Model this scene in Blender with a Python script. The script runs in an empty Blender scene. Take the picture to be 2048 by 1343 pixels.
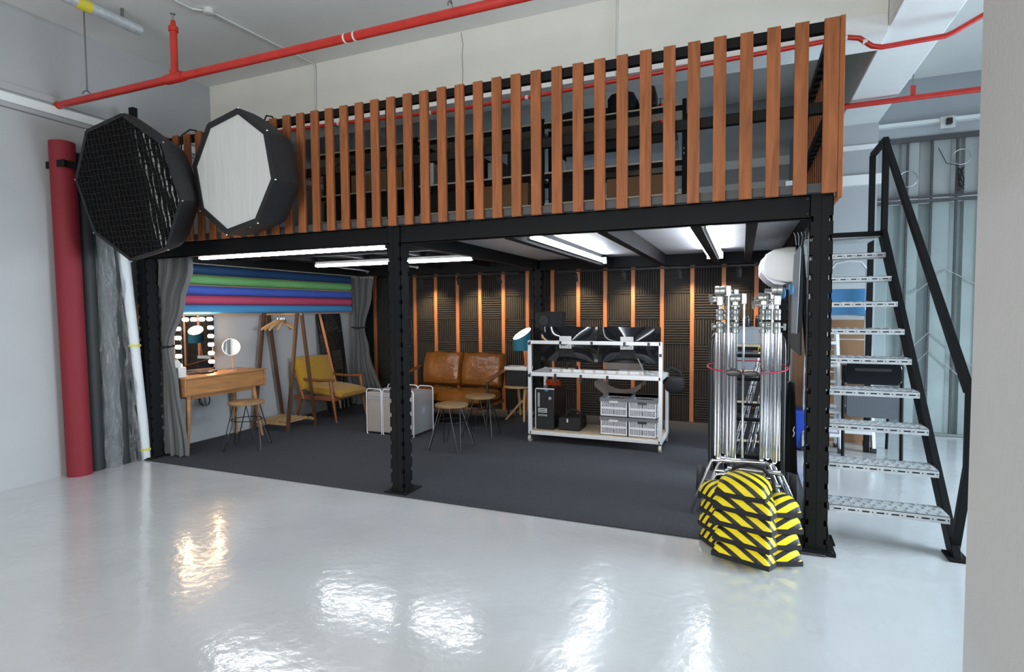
import bpy, math, random
from mathutils import Vector, Matrix
random.seed(7)
PI = math.pi
S = bpy.context.scene
COL = S.collection
V = Vector

# ---------------------------------------------------------------- camera
def make_camera():
    f, yaw, pitch, roll = 1116.75, math.radians(22.4188), math.radians(2.7035), math.radians(-0.41992)
    fwd = V((-math.sin(yaw), math.cos(yaw), 0)); right = V((math.cos(yaw), math.sin(yaw), 0)); up = V((0, 0, 1))
    f2 = fwd*math.cos(pitch) - up*math.sin(pitch); u2 = up*math.cos(pitch) + fwd*math.sin(pitch)
    r3 = right*math.cos(roll) + u2*math.sin(roll); u3 = u2*math.cos(roll) - right*math.sin(roll)
    cd = bpy.data.cameras.new('camera'); cd.sensor_width = 36; cd.lens = f*36/2048; cd.clip_start = 0.05; cd.clip_end = 100
    c = bpy.data.objects.new('camera', cd); COL.objects.link(c)
    m = Matrix((r3, u3, -f2)).transposed().to_4x4(); m.translation = V((-1.13975, -3.7492, 1.5))
    c.matrix_world = m
    S.camera = c
make_camera()

# ---------------------------------------------------------------- world, daylight and exposure
S.view_settings.view_transform = 'Standard'; S.view_settings.look = 'None'
S.view_settings.exposure = 0.0; S.view_settings.gamma = 1.0; S.view_settings.use_curve_mapping = False
S.cycles.use_denoising = True
S.cycles.max_bounces = 8; S.cycles.diffuse_bounces = 4; S.cycles.glossy_bounces = 5
S.cycles.transmission_bounces = 8; S.cycles.transparent_max_bounces = 12
S.cycles.sample_clamp_indirect = 6.0; S.cycles.caustics_reflective = False; S.cycles.caustics_refractive = False
w = bpy.data.worlds.new('world'); S.world = w; w.use_nodes = True
w.node_tree.nodes['Background'].inputs[0].default_value = (0.62, 0.74, 0.92, 1)
w.node_tree.nodes['Background'].inputs[1].default_value = 0.45

def area(name, loc, target, sx, sy, power, color):
    l = bpy.data.lights.new(name, 'AREA'); l.shape = 'RECTANGLE'; l.size = sx; l.size_y = sy; l.energy = power; l.color = color
    o = bpy.data.objects.new(name, l); COL.objects.link(o); o.location = loc
    o.rotation_euler = (V(target) - V(loc)).to_track_quat('-Z', 'Y').to_euler(); return o
# daylight arriving through the window bands of the front wall and of the far right wall
area('daylight_front', (-2.5, -7.9, 2.0), (-2.2, -1.0, 0.5), 3.9, 2.4, 178, (1.0, 0.985, 0.965)).data.spread = math.radians(140)
area('daylight_right', (4.9, 0.3, 1.55), (.6, 0.3, 0.0), 3.4, 1.7, 350, (0.72, 0.87, 1.0)).data.spread = math.radians(115)

# ---------------------------------------------------------------- materials
def mat(name, col, rough=0.5, metal=0.0, bump=0.0, bscale=40, var=0.0, vscale=6, spec=0.5, emit=None, estr=0, coat=0, wood=0, stretch=None, trans=0, alpha=1, sheen=0, detail=4):
    m = bpy.data.materials.new(name); m.use_nodes = True; n = m.node_tree.nodes; L = m.node_tree.links
    b = n['Principled BSDF']; I = b.inputs
    I['Base Color'].default_value = (*col, 1); I['Roughness'].default_value = rough; I['Metallic'].default_value = metal
    I['Specular IOR Level'].default_value = spec; I['Coat Weight'].default_value = coat; I['Coat Roughness'].default_value = .08
    I['Transmission Weight'].default_value = trans; I['Alpha'].default_value = alpha; I['Sheen Weight'].default_value = sheen
    if emit: I['Emission Color'].default_value = (*emit, 1); I['Emission Strength'].default_value = estr
    tc = n.new('ShaderNodeTexCoord'); mp = n.new('ShaderNodeMapping'); L.new(tc.outputs['Object'], mp.inputs[0])
    if stretch: mp.inputs['Scale'].default_value = stretch
    if var or wood:
        nz = n.new('ShaderNodeTexNoise'); nz.inputs['Scale'].default_value = vscale; nz.inputs['Detail'].default_value = 6
        if wood: nz.inputs['Distortion'].default_value = wood
        L.new(mp.outputs[0], nz.inputs[0])
        r = n.new('ShaderNodeValToRGB'); v = var or .25
        r.color_ramp.elements[0].position = .3; r.color_ramp.elements[1].position = .7
        r.color_ramp.elements[0].color = (*[c*(1-v) for c in col], 1); r.color_ramp.elements[1].color = (*[min(1, c*(1+v)) for c in col], 1)
        L.new(nz.outputs[0], r.inputs[0]); L.new(r.outputs[0], I['Base Color'])
    if bump:
        nb = n.new('ShaderNodeTexNoise'); nb.inputs['Scale'].default_value = bscale; nb.inputs['Detail'].default_value = detail
        L.new(mp.outputs[0], nb.inputs[0])
        bp = n.new('ShaderNodeBump'); bp.inputs['Strength'].default_value = bump; bp.inputs['Distance'].default_value = .02
        L.new(nb.outputs[0], bp.inputs['Height']); L.new(bp.outputs[0], I['Normal'])
    return m

M = {}
M['wall'] = mat('painted_wall', (.45, .46, .465), .75, bump=.05, bscale=60, var=.03, vscale=1.5)
M['ceiling'] = mat('painted_ceiling', (.84, .84, .81), .85, bump=.05, bscale=40, var=.04, vscale=1.2)
M['cream'] = mat('cream_beam_paint', (.83, .83, .765), .8, bump=.06, bscale=30, var=.03, vscale=2.5)
M['beamwhite'] = mat('white_beam_paint', (.84, .87, .86), .7, bump=.05, bscale=30, var=.03, vscale=3)
M['wallwhite'] = mat('white_wall_paint', (.43, .46, .48), .7, bump=.04, bscale=30, var=.03, vscale=3)
M['nearwall'] = mat('near_wall_paint', (.64, .64, .625), .8, bump=.1, bscale=50, var=.02, vscale=4)
M['black'] = mat('black_powder_coat', (.009, .0095, .010), .6, spec=.15, bump=.04, bscale=200)
M['blackdark'] = mat('inner_black_steel', (.006, .006, .007), .6)
M['blackmatte'] = mat('matte_black', (.012, .012, .013), .8)
M['joistblack'] = mat('flat_black_joist', (.010, .010, .011), .75, spec=.15)
M['blackplastic'] = mat('black_plastic', (.014, .014, .016), .3)
M['blackgloss'] = mat('glossy_black_plastic', (.008, .009, .011), .08, spec=.6)
M['rubber'] = mat('dark_rubber', (.02, .02, .022), .7)
M['deckgrey'] = mat('grey_deck_edge', (.075, .075, .078), .6, var=.15, vscale=8)
M['decksteel'] = mat('galvanised_deck', (.60, .63, .68), .4, metal=.1, var=.08, vscale=5)
M['darkboard'] = mat('dark_deck_board', (.035, .033, .032), .6, var=.15, vscale=5)
M['slat'] = mat('reddish_timber', (.33, .112, .040), .55, spec=.25, var=.28, vscale=4, wood=1.2, stretch=(6, 6, .5), bump=.08, bscale=18)
M['strip'] = mat('orange_timber_strip', (.42, .145, .05), .45, var=.18, vscale=5, wood=.8, stretch=(5, 5, .6))
M['foam'] = mat('charcoal_foam', (.040, .036, .034), .85, bump=.25, bscale=250, spec=.25)
M['galv'] = mat('galvanised_steel', (.60, .64, .66), .38, metal=.3, var=.12, vscale=30, bump=.05, bscale=80)
M['hole'] = mat('dark_slot', (.01, .01, .012), .8)
M['chrome'] = mat('polished_chrome', (.72, .73, .76), .09, metal=1)
M['castgrey'] = mat('cast_aluminium', (.42, .44, .43), .35, metal=.8, bump=.05, bscale=90)
M['alu'] = mat('aluminium_profile', (.78, .80, .82), .35, metal=.2)
M['silver'] = mat('anodised_silver', (.50, .51, .52), .38, metal=.55)
M['silverfront'] = mat('perforated_silver', (.47, .43, .40), .45, metal=.35)
M['redpipe'] = mat('red_gloss_paint', (.50, .028, .018), .3, var=.12, vscale=12)
M['whitepaint'] = mat('white_paint_flake', (.7, .7, .68), .6)
M['conduit'] = mat('painted_conduit', (.62, .63, .61), .5)
M['rod'] = mat('threaded_rod', (.25, .25, .24), .4, metal=.7)
M['crimson'] = mat('crimson_paper', (.225, .012, .022), .7, var=.04, vscale=3)
M['greypaper'] = mat('charcoal_paper', (.022, .026, .027), .6, var=.08, vscale=4)
M['whitepaper'] = mat('white_paper', (.72, .76, .78), .5, bump=.15, bscale=9)
M['peach'] = mat('peach_paper', (.75, .42, .26), .7)
M['tan'] = mat('beige_wall_tan', (.38, .34, .28), .8)
M['navy'] = mat('navy_paper', (.014, .06, .17), .6)
M['green'] = mat('green_paper', (.20, .52, .18), .6)
M['blue'] = mat('blue_paper', (.07, .14, .62), .6)
M['pink'] = mat('pink_paper', (.62, .085, .17), .6)
M['sky'] = mat('light_blue_paper', (.07, .32, .64), .6)
M['yellowtape'] = mat('yellow_tape', (.72, .62, .06), .5)
M['curtain'] = mat('grey_curtain_cloth', (.135, .14, .14), .85, bump=.12, bscale=300, sheen=.2)
M['curtainlining'] = mat('pale_curtain_header', (.32, .33, .32), .85)
M['band'] = mat('dark_band', (.02, .02, .022), .7)
M['oak'] = mat('honey_oak', (.40, .19, .07), .42, var=.22, vscale=4, wood=1.0, stretch=(4, .6, 4))
M['walnut'] = mat('dark_walnut', (.095, .047, .024), .45, var=.25, vscale=5, wood=.8, stretch=(5, 5, .7))
M['teak'] = mat('reddish_teak', (.235, .085, .03), .38, var=.22, vscale=6, wood=.8)
M['pine'] = mat('pale_pine', (.52, .33, .16), .5, var=.15, vscale=6, wood=.6)
M['stoolwood'] = mat('stool_seat_oak', (.27, .165, .075), .45, var=.22, vscale=7, wood=1, stretch=(1, 6, 1))
M['mustard'] = mat('mustard_tweed', (.46, .25, .008), .95, bump=.5, bscale=160, var=.25, vscale=90, sheen=.3)
M['leather'] = mat('tan_leather', (.23, .078, .011), .25, bump=.8, bscale=9, var=.15, vscale=5, detail=3)
M['darkmetal'] = mat('dark_iron', (.06, .06, .062), .35, metal=.8)
M['teal'] = mat('teal_lampshade', (.018, .155, .22), .7)
M['shadein'] = mat('lit_shade_lining', (.9, .85, .75), .6, emit=(1, .86, .68), estr=3.0)
M['bulb'] = mat('glowing_bulb', (1, .8, .5), .4, emit=(1, .62, .30), estr=52)
M['tube'] = mat('led_tube', (1, 1, 1), .4, emit=(.90, .94, 1.0), estr=34)
M['tubebright'] = mat('bright_led_tube', (1, 1, 1), .4, emit=(.90, .94, 1.0), estr=45)
M['mirror'] = mat('mirror_glass', (.86, .88, .88), .015, metal=1)
M['white'] = mat('white_plastic', (.74, .75, .73), .4)
M['cratewhite'] = mat('pale_grey_crate', (.78, .79, .84), .5)
M['crategrey'] = mat('grey_crate_rim', (.16, .17, .19), .5)
M['orange'] = mat('orange_cable', (.50, .055, .012), .45)
M['redrope'] = mat('red_bungee', (.50, .02, .045), .6, var=.4, vscale=90)
M['clearplastic'] = mat('clear_plastic_bin', (.35, .42, .50), .2, alpha=.55)
M['plylight'] = mat('pale_plywood', (.72, .64, .50), .7)
M['midgrey'] = mat('mid_grey_paper', (.14, .16, .165), .6)
M['card'] = mat('brown_cardboard', (.27, .15, .075), .8, var=.08, vscale=5)
M['cardtan'] = mat('tan_cardboard', (.30, .20, .10), .8)
M['ply'] = mat('plywood_edge', (.55, .44, .30), .7)
M['bluefab'] = mat('blue_board', (.05, .20, .42), .6)
M['bluebin'] = mat('blue_plastic', (.02, .08, .55), .35)
M['lime'] = mat('lime_plastic', (.30, .42, .02), .5)
M['greenp'] = mat('green_plastic', (.08, .5, .12), .5)
M['greyseat'] = mat('grey_upholstery', (.09, .10, .11), .8, bump=.1, bscale=200)
M['taupe'] = mat('taupe_chair_mesh', (.16, .135, .115), .5)
M['diffuser'] = mat('white_diffuser_cloth', (.62, .64, .63), .7, bump=.7, bscale=3.2, stretch=(3.2, 1, .5), detail=3)
M['softblack'] = mat('softbox_black_cloth', (.011, .011, .012), .6, bump=.2, bscale=30)
M['gategrey'] = mat('gate_sheet_grey', (.40, .42, .42), .55, var=.06, vscale=2)
M['gategreen'] = mat('gate_sheet_green', (.34, .40, .395), .3, var=.25, vscale=1.2, coat=.3)
M['chain'] = mat('grey_perforated_steel', (.16, .16, .16), .4, metal=.6, bump=1.0, bscale=120)
M['logo'] = mat('lilac_logo', (.33, .33, .42), .4)
M['sticker'] = mat('silver_sticker', (.45, .46, .45), .4)
M['ink'] = mat('black_ink', (.01, .01, .012), .6)
M['leaf'] = mat('dry_stem_brown', (.10, .085, .06), .8)

def floor_material():
    m = bpy.data.materials.new('grey_epoxy_floor'); m.use_nodes = True; n = m.node_tree.nodes; L = m.node_tree.links
    I = n['Principled BSDF'].inputs
    tc = n.new('ShaderNodeTexCoord')
    a = n.new('ShaderNodeTexNoise'); a.inputs['Scale'].default_value = .9; a.inputs['Detail'].default_value = 5; L.new(tc.outputs['Object'], a.inputs[0])
    r = n.new('ShaderNodeValToRGB'); r.color_ramp.elements[0].color = (.62, .64, .645, 1); r.color_ramp.elements[1].color = (.69, .715, .73, 1)
    r.color_ramp.elements[0].position = .35; r.color_ramp.elements[1].position = .65
    L.new(a.outputs[0], r.inputs[0])
    # scattered scuffs and hairline scratches
    s = n.new('ShaderNodeTexNoise'); s.inputs['Scale'].default_value = 1.6; s.inputs['Detail'].default_value = 10; s.inputs['Distortion'].default_value = 1.5
    L.new(tc.outputs['Object'], s.inputs[0])
    sr = n.new('ShaderNodeValToRGB'); sr.color_ramp.elements[0].position = .495; sr.color_ramp.elements[1].position = .5
    sr.color_ramp.elements[0].color = (0, 0, 0, 1); sr.color_ramp.elements[1].color = (1, 1, 1, 1)
    e = sr.color_ramp.elements.new(.506); e.color = (0, 0, 0, 1)
    L.new(s.outputs[0], sr.inputs[0])
    mx = n.new('ShaderNodeMix'); mx.data_type = 'RGBA'; mx.inputs[7].default_value = (.55, .57, .58, 1)
    mm = n.new('ShaderNodeMath'); mm.operation = 'MULTIPLY'; mm.inputs[1].default_value = .25; L.new(sr.outputs[0], mm.inputs[0])
    L.new(mm.outputs[0], mx.inputs[0]); L.new(r.outputs[0], mx.inputs[6]); L.new(mx.outputs[2], I['Base Color'])
    I['Specular IOR Level'].default_value = .75; I['Coat Weight'].default_value = .6; I['Coat Roughness'].default_value = .05
    rr = n.new('ShaderNodeMapRange'); rr.inputs[3].default_value = .12; rr.inputs[4].default_value = .26; L.new(a.outputs[0], rr.inputs[0]); L.new(rr.outputs[0], I['Roughness'])
    b1 = n.new('ShaderNodeTexNoise'); b1.inputs['Scale'].default_value = 2.6; b1.inputs['Detail'].default_value = 3; L.new(tc.outputs['Object'], b1.inputs[0])
    b2 = n.new('ShaderNodeTexNoise'); b2.inputs['Scale'].default_value = 22; b2.inputs['Detail'].default_value = 3; L.new(tc.outputs['Object'], b2.inputs[0])
    p1 = n.new('ShaderNodeBump'); p1.inputs['Strength'].default_value = .22; p1.inputs['Distance'].default_value = .03; L.new(b1.outputs[0], p1.inputs['Height'])
    p2 = n.new('ShaderNodeBump'); p2.inputs['Strength'].default_value = .22; p2.inputs['Distance'].default_value = .006; L.new(b2.outputs[0], p2.inputs['Height'])
    L.new(p1.outputs[0], p2.inputs['Normal']); L.new(p2.outputs[0], I['Normal']); L.new(p2.outputs[0], I['Coat Normal'])
    return m
M['floor'] = floor_material()

def carpet_material():
    m = mat('charcoal_carpet', (.105, .110, .125), .95, bump=.9, bscale=420, var=.35, vscale=160, spec=.2)
    return m
M['carpet'] = carpet_material()

def stripes_material():
    m = bpy.data.materials.new('yellow_black_stripes'); m.use_nodes = True; n = m.node_tree.nodes; L = m.node_tree.links
    I = n['Principled BSDF'].inputs; I['Roughness'].default_value = .55
    tc = n.new('ShaderNodeTexCoord'); sp = n.new('ShaderNodeSeparateXYZ'); L.new(tc.outputs['Object'], sp.inputs[0])
    def mth(op, a, b):
        q = n.new('ShaderNodeMath'); q.operation = op
        for i, v in enumerate((a, b)):
            if isinstance(v, (int, float)): q.inputs[i].default_value = v
            else: L.new(v, q.inputs[i])
        return q.outputs[0]
    d = mth('ADD', mth('MULTIPLY', sp.outputs[0], 1.0), mth('MULTIPLY', sp.outputs[1], .9))
    d = mth('ADD', d, mth('MULTIPLY', sp.outputs[2], .9))
    fr = mth('FRACT', mth('ADD', mth('DIVIDE', d, .082), 20.3), 0)
    st = mth('GREATER_THAN', fr, .44)
    mx = n.new('ShaderNodeMix'); mx.data_type = 'RGBA'; mx.inputs[6].default_value = (.012, .011, .012, 1); mx.inputs[7].default_value = (.92, .74, .004, 1)
    L.new(st, mx.inputs[0]); L.new(mx.outputs[2], I['Base Color'])
    nb = n.new('ShaderNodeTexNoise'); nb.inputs['Scale'].default_value = 14; L.new(tc.outputs['Object'], nb.inputs[0])
    bp = n.new('ShaderNodeBump'); bp.inputs['Strength'].default_value = .5; bp.inputs['Distance'].default_value = .02; L.new(nb.outputs[0], bp.inputs['Height']); L.new(bp.outputs[0], I['Normal'])
    return m
M['stripes'] = stripes_material()

def wrap_material():
    m = bpy.data.materials.new('crinkled_clear_wrap'); m.use_nodes = True; n = m.node_tree.nodes; L = m.node_tree.links
    out = n['Material Output']; n.remove(n['Principled BSDF'])
    tr = n.new('ShaderNodeBsdfTransparent'); tr.inputs[0].default_value = (.93, .95, .96, 1)
    gl = n.new('ShaderNodeBsdfGlossy'); gl.inputs['Roughness'].default_value = .07; gl.inputs[0].default_value = (.95, .97, 1, 1)
    df = n.new('ShaderNodeBsdfDiffuse'); df.inputs[0].default_value = (.7, .74, .78, 1)
    tc = n.new('ShaderNodeTexCoord'); mp = n.new('ShaderNodeMapping'); mp.inputs['Scale'].default_value = (1, 1, .35); L.new(tc.outputs['Object'], mp.inputs[0])
    nz = n.new('ShaderNodeTexNoise'); nz.inputs['Scale'].default_value = 34; nz.inputs['Detail'].default_value = 5; nz.inputs['Distortion'].default_value = 2.2; L.new(mp.outputs[0], nz.inputs[0])
    bp = n.new('ShaderNodeBump'); bp.inputs['Strength'].default_value = 1; bp.inputs['Distance'].default_value = .06; L.new(nz.outputs[0], bp.inputs['Height'])
    L.new(bp.outputs[0], gl.inputs['Normal']); L.new(bp.outputs[0], df.inputs['Normal'])
    m1 = n.new('ShaderNodeMixShader'); m1.inputs[0].default_value = .26; L.new(tr.outputs[0], m1.inputs[1]); L.new(gl.outputs[0], m1.inputs[2])
    m2 = n.new('ShaderNodeMixShader'); m2.inputs[0].default_value = .03; L.new(m1.outputs[0], m2.inputs[1]); L.new(df.outputs[0], m2.inputs[2])
    L.new(m2.outputs[0], out.inputs[0]); return m
M['wrap'] = wrap_material()

# ---------------------------------------------------------------- mesh helpers
class MB:
    def __init__(s): s.v = []; s.f = []
    def add(s, vs, fs):
        k = len(s.v); s.v += [tuple(v) for v in vs]; s.f += [tuple(i+k for i in f) for f in fs]; return s
    def box(s, x0, x1, y0, y1, z0, z1):
        v = [(x, y, z) for x in (x0, x1) for y in (y0, y1) for z in (z0, z1)]
        return s.add(v, [(0, 1, 3, 2), (4, 6, 7, 5), (0, 4, 5, 1), (2, 3, 7, 6), (0, 2, 6, 4), (1, 5, 7, 3)])
    def bar(s, p, q, w, h, up=(0, 0, 1)):          # rectangular bar from p to q
        p, q = V(p), V(q); d = (q-p).normalized(); u = V(up)
        a = d.cross(u)
        if a.length < 1e-4: a = d.cross(V((0, 1, 0)))
        a.normalize(); b = a.cross(d).normalized(); a *= w/2; b *= h/2
        v = [c + i*a + j*b for c in (p, q) for i, j in ((-1, -1), (1, -1), (1, 1), (-1, 1))]
        return s.add(v, [(3, 2, 1, 0), (4, 5, 6, 7), (0, 1, 5, 4), (1, 2, 6, 5), (2, 3, 7, 6), (3, 0, 4, 7)])
    def tube(s, pts, r, n=10, closed=False):
        pts = [V(p) for p in pts]; m = len(pts); rr = r if isinstance(r, (list, tuple)) else [r]*m
        k = len(s.v); prev = None
        for i, p in enumerate(pts):
            if closed: d = pts[(i+1) % m] - pts[i-1]
            else: d = pts[min(i+1, m-1)] - pts[max(i-1, 0)]
            d.normalize()
            if prev is None:
                a = d.cross(V((0, 0, 1)))
                if a.length < .05: a = d.cross(V((1, 0, 0)))
            else: a = prev - d*prev.dot(d)
            a.normalize(); prev = a; b = d.cross(a)
            for j in range(n):
                t = 2*PI*j/n; s.v.append(tuple(p + rr[i]*(math.cos(t)*a + math.sin(t)*b)))
        for i in range(m if closed else m-1):
            for j in range(n):
                a0 = k+i*n+j; a1 = k+i*n+(j+1) % n; b0 = k+((i+1) % m)*n+j; b1 = k+((i+1) % m)*n+(j+1) % n
                s.f.append((a0, a1, b1, b0))
        if not closed:
            s.f.append(tuple(k+j for j in range(n))[::-1]); s.f.append(tuple(k+(m-1)*n+j for j in range(n)))
        return s
    def cyl(s, p, q, r, n=16, r2=None): return s.tube([p, q], [r, r if r2 is None else r2], n)
    def lathe(s, c, prof, n=24, axis='z'):
        k = len(s.v); c = V(c)
        for r, h in prof:
            for j in range(n):
                t = 2*PI*j/n; a, b = r*math.cos(t), r*math.sin(t)
                s.v.append(tuple(c + (V((a, b, h)) if axis == 'z' else V((a, h, b)) if axis == 'y' else V((h, a, b)))))
        for i in range(len(prof)-1):
            for j in range(n): s.f.append((k+i*n+j, k+i*n+(j+1) % n, k+(i+1)*n+(j+1) % n, k+(i+1)*n+j))
        s.f.append(tuple(k+j for j in range(n))[::-1]); s.f.append(tuple(k+(len(prof)-1)*n+j for j in range(n)))
        return s
    def sphere(s, c, r, n=12, sz=1): return s.lathe(c, [(r*math.sin(PI*i/8)+1e-5, -r*sz*math.cos(PI*i/8)) for i in range(9)], n)
    def prism(s, poly, d0, d1, axis='y'):          # 2D outline extruded along an axis
        def P(a, b, d): return {'y': (a, d, b), 'x': (d, a, b), 'z': (a, b, d)}[axis]
        n = len(poly); v = [P(a, b, d0) for a, b in poly] + [P(a, b, d1) for a, b in poly]
        return s.add(v, [tuple(range(n)), tuple(range(2*n-1, n-1, -1))] + [(i, i+n, (i+1) % n+n, (i+1) % n) for i in range(n)])
    def grid(s, fn, nu, nv, close_u=False):
        k = len(s.v)
        for i in range(nu):
            for j in range(nv): s.v.append(tuple(fn(i/(nu-1 if not close_u else nu), j/(nv-1))))
        for i in range(nu if close_u else nu-1):
            for j in range(nv-1):
                i2 = (i+1) % nu; s.f.append((k+i*nv+j, k+i2*nv+j, k+i2*nv+j+1, k+i*nv+j+1))
        return s
    def shell(s, fn, nu, nv, off):                 # closed double-sided sheet; off is the thickness vector
        off = V(off); k = len(s.v); s.grid(fn, nu, nv); s.grid(lambda a, b: V(fn(a, b)) + off, nu, nv); m = nu*nv
        def e(a, b): s.f.append((k+a, k+b, k+m+b, k+m+a))
        for i in range(nu-1): e(i*nv, (i+1)*nv); e((i+1)*nv+nv-1, i*nv+nv-1)
        for j in range(nv-1): e(j+1, j); e((nu-1)*nv+j, (nu-1)*nv+j+1)
        return s
    def pillow(s, c, sx, sy, sz, rot=None, n=14, e=.45, edge=.12, low=1.0):   # soft cushion with a thin seam
        c = V(c); R = rot or Matrix.Identity(3)
        def side(sg):
            def fn(a, b):
                x, y = 2*a-1, 2*b-1
                h = max(0, (1-abs(x)**2.6)*(1-abs(y)**2.6))**e
                return c + R @ V((x*sx/2*(1-.04*y*y), y*sy/2*(1-.04*x*x), sg*(low if sg < 0 else 2-low)*(sz/2*h*(1-edge)+sz/2*edge)))
            return fn
        k = len(s.v); s.grid(side(1), n, n); kk = len(s.v)
        lower = side(-1)
        s.grid(lambda a, b: lower(b, a), n, n)
        # rim faces
        def T(i, j): return k+i*n+j
        def B(i, j): return kk+j*n+i
        for i in range(n-1):
            s.f.append((T(i, 0), B(i, 0), B(i+1, 0), T(i+1, 0))); s.f.append((T(i+1, n-1), B(i+1, n-1), B(i, n-1), T(i, n-1)))
            s.f.append((T(0, i+1), B(0, i+1), B(0, i), T(0, i))); s.f.append((T(n-1, i), B(n-1, i), B(n-1, i+1), T(n-1, i+1)))
        return s

OFF = {}
def setp(o, label=None, cat=None, group=None, kind=None):
    if label: o['label'] = label
    if cat: o['category'] = cat
    if group: o['group'] = group
    if kind: o['kind'] = kind
    return o
def thing(name, label, cat, loc=(0, 0, 0), group=None):
    o = bpy.data.objects.new(name, None); COL.objects.link(o); o.location = loc; o.empty_display_size = .1
    OFF[o] = V(loc); return setp(o, label, cat, group)
def build(name, mb, m, parent=None, label=None, cat=None, group=None, kind=None, bevel=0, smooth=True, at=None, segs=2):
    """one mesh object from world coordinates; a top-level one gets its origin at the middle of its base"""
    me = bpy.data.meshes.new(name)
    if parent is not None: off = OFF[parent]
    elif at is not None: off = V(at)
    else:
        xs, ys, zs = zip(*mb.v); off = V(((min(xs)+max(xs))/2, (min(ys)+max(ys))/2, min(zs)))
    me.from_pydata([tuple(V(v)-off) for v in mb.v], [], mb.f); me.materials.append(M[m] if isinstance(m, str) else m)
    me.update()
    if smooth:
        me.polygons.foreach_set('use_smooth', [True]*len(me.polygons)); me.set_sharp_from_angle(angle=math.radians(38))
    o = bpy.data.objects.new(name, me); COL.objects.link(o)
    if parent is not None: o.parent = parent
    else: o.location = off
    OFF[o] = off
    if bevel:
        b = o.modifiers.new('bevel', 'BEVEL'); b.width = bevel; b.segments = segs; b.limit_method = 'ANGLE'; b.angle_limit = math.radians(50)
    return setp(o, label, cat, group, kind)
def struct(name, mb, m, bevel=0): return build(name, mb, m, kind='structure', bevel=bevel)
def copy_thing(root, loc, rotz=None, label=None):
    kids = {}
    for o in bpy.data.objects:
        if o.parent: kids.setdefault(o.parent, []).append(o)
    def cp(o):
        c = o.copy(); COL.objects.link(c)
        for ch in kids.get(o, ()):
            d = cp(ch); d.parent = c
        return c
    r = cp(root); r.location = loc
    if rotz is not None: r.rotation_euler = (0, 0, rotz)
    if label: r['label'] = label
    return r
ORD = ['first', 'second', 'third', 'fourth', 'fifth', 'sixth', 'seventh', 'eighth', 'ninth', 'tenth', 'eleventh', 'twelfth', 'thirteenth', 'fourteenth', 'fifteenth', 'sixteenth', 'seventeenth']
def rz(a): return Matrix.Rotation(a, 3, 'Z')
def rx(a): return Matrix.Rotation(a, 3, 'X')
def ry(a): return Matrix.Rotation(a, 3, 'Y')
def lerp(p, q, t): return V(p)*(1-t) + V(q)*t
def arc(c, r, a0, a1, n, plane='xz'):
    out = []
    for i in range(n+1):
        t = a0+(a1-a0)*i/n; a, b = r*math.cos(t), r*math.sin(t)
        out.append(V(c) + (V((a, 0, b)) if plane == 'xz' else V((a, b, 0)) if plane == 'xy' else V((0, a, b))))
    return out
def rr2(x0, x1, z0, z1, r, n=5):                    # rounded rectangle outline
    o = []
    for cx, cz, a in ((x1-r, z1-r, 0), (x0+r, z1-r, 90), (x0+r, z0+r, 180), (x1-r, z0+r, 270)):
        for i in range(n+1):
            t = math.radians(a+90*i/n); o.append((cx+r*math.cos(t), cz+r*math.sin(t)))
    return o
#PART2
# ================================================================ the room
XL = -6.92; CZ = 4.12; YB = 4.1
struct('floor', MB().box(XL-.15, 5.3, -8.2, YB+.15, -.1, 0), 'floor')
struct('ceiling', MB().box(XL-.15, 5.3, -8.2, YB+.15, CZ, CZ+.15), 'ceiling')
struct('wall_left', MB().box(XL-.15, XL, -8.2, YB+.15, 0, CZ), 'wall')
b = MB().box(XL, .26, YB, YB+.15, 0, CZ).box(.26, 5.3, YB, YB+.15, 3.43, CZ)
struct('wall_back', b, 'wallwhite')
# front wall behind the camera and far right wall, each with a wide window band
b = MB().box(XL, 5.3, -8.2, -8.05, 0, .8).box(XL, 5.3, -8.2, -8.05, 3.4, CZ).box(XL, -6.3, -8.2, -8.05, .8, 3.4).box(-.5, 5.3, -8.2, -8.05, .8, 3.4)
struct('wall_front', b, 'wall')
b = MB().box(5.15, 5.3, -8.05, YB, 0, .7).box(5.15, 5.3, -8.05, YB, 3.5, CZ).box(5.15, 5.3, -8.05, -1.1, .7, 3.5).box(5.15, 5.3, 3.7, YB, .7, 3.5)
struct('wall_right', b, 'wall')
struct('wall_near', MB().box(-.414, -.16, -8.04, -1.4, 0, CZ), 'nearwall')
# deep cream beam over the loft with the white band below it, and the crossing white beam
struct('trim_1', MB().box(XL, -.20, 1.06, 1.36, 3.60, CZ), 'cream')
struct('trim_2', MB().box(XL, -.20, 1.065, 1.40, 3.475, 3.60), 'beamwhite')
struct('trim_3', MB().box(-.196, .205, -8.04, YB, 3.5, CZ), 'beamwhite', bevel=.012)
struct('trim_4', MB().box(-.62, .205, 3.46, YB, 0, 3.5), 'wallwhite')
struct('trim_5', MB().box(-.70, .235, 3.40, 3.46, 2.83, 2.94), 'beamwhite')
struct('trim_6', MB().box(-.62, .215, 3.44, 3.47, 3.22, 3.27), 'beamwhite')
struct('trim_12', MB().box(XL, -.62, 4.05, YB, 2.98, 3.09), 'beamwhite')
struct('trim_13', MB().box(XL, -.62, 4.07, YB, 3.28, 3.39), 'beamwhite')
# shallow ledge and cable channel along the left wall
struct('trim_7', MB().box(XL, XL+.035, -8, YB, 3.285, 3.36), 'beamwhite', bevel=.004)
struct('trim_8', MB().box(XL, XL+.02, -8, YB, 3.385, 3.45), 'wall', bevel=.004)
struct('trim_9', MB().box(XL, XL+.008, -8, YB, 3.238, 3.246), 'rod')
struct('trim_10', MB().box(.205, 5.15, 4.02, YB, 3.58, 3.62), 'beamwhite')

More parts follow.
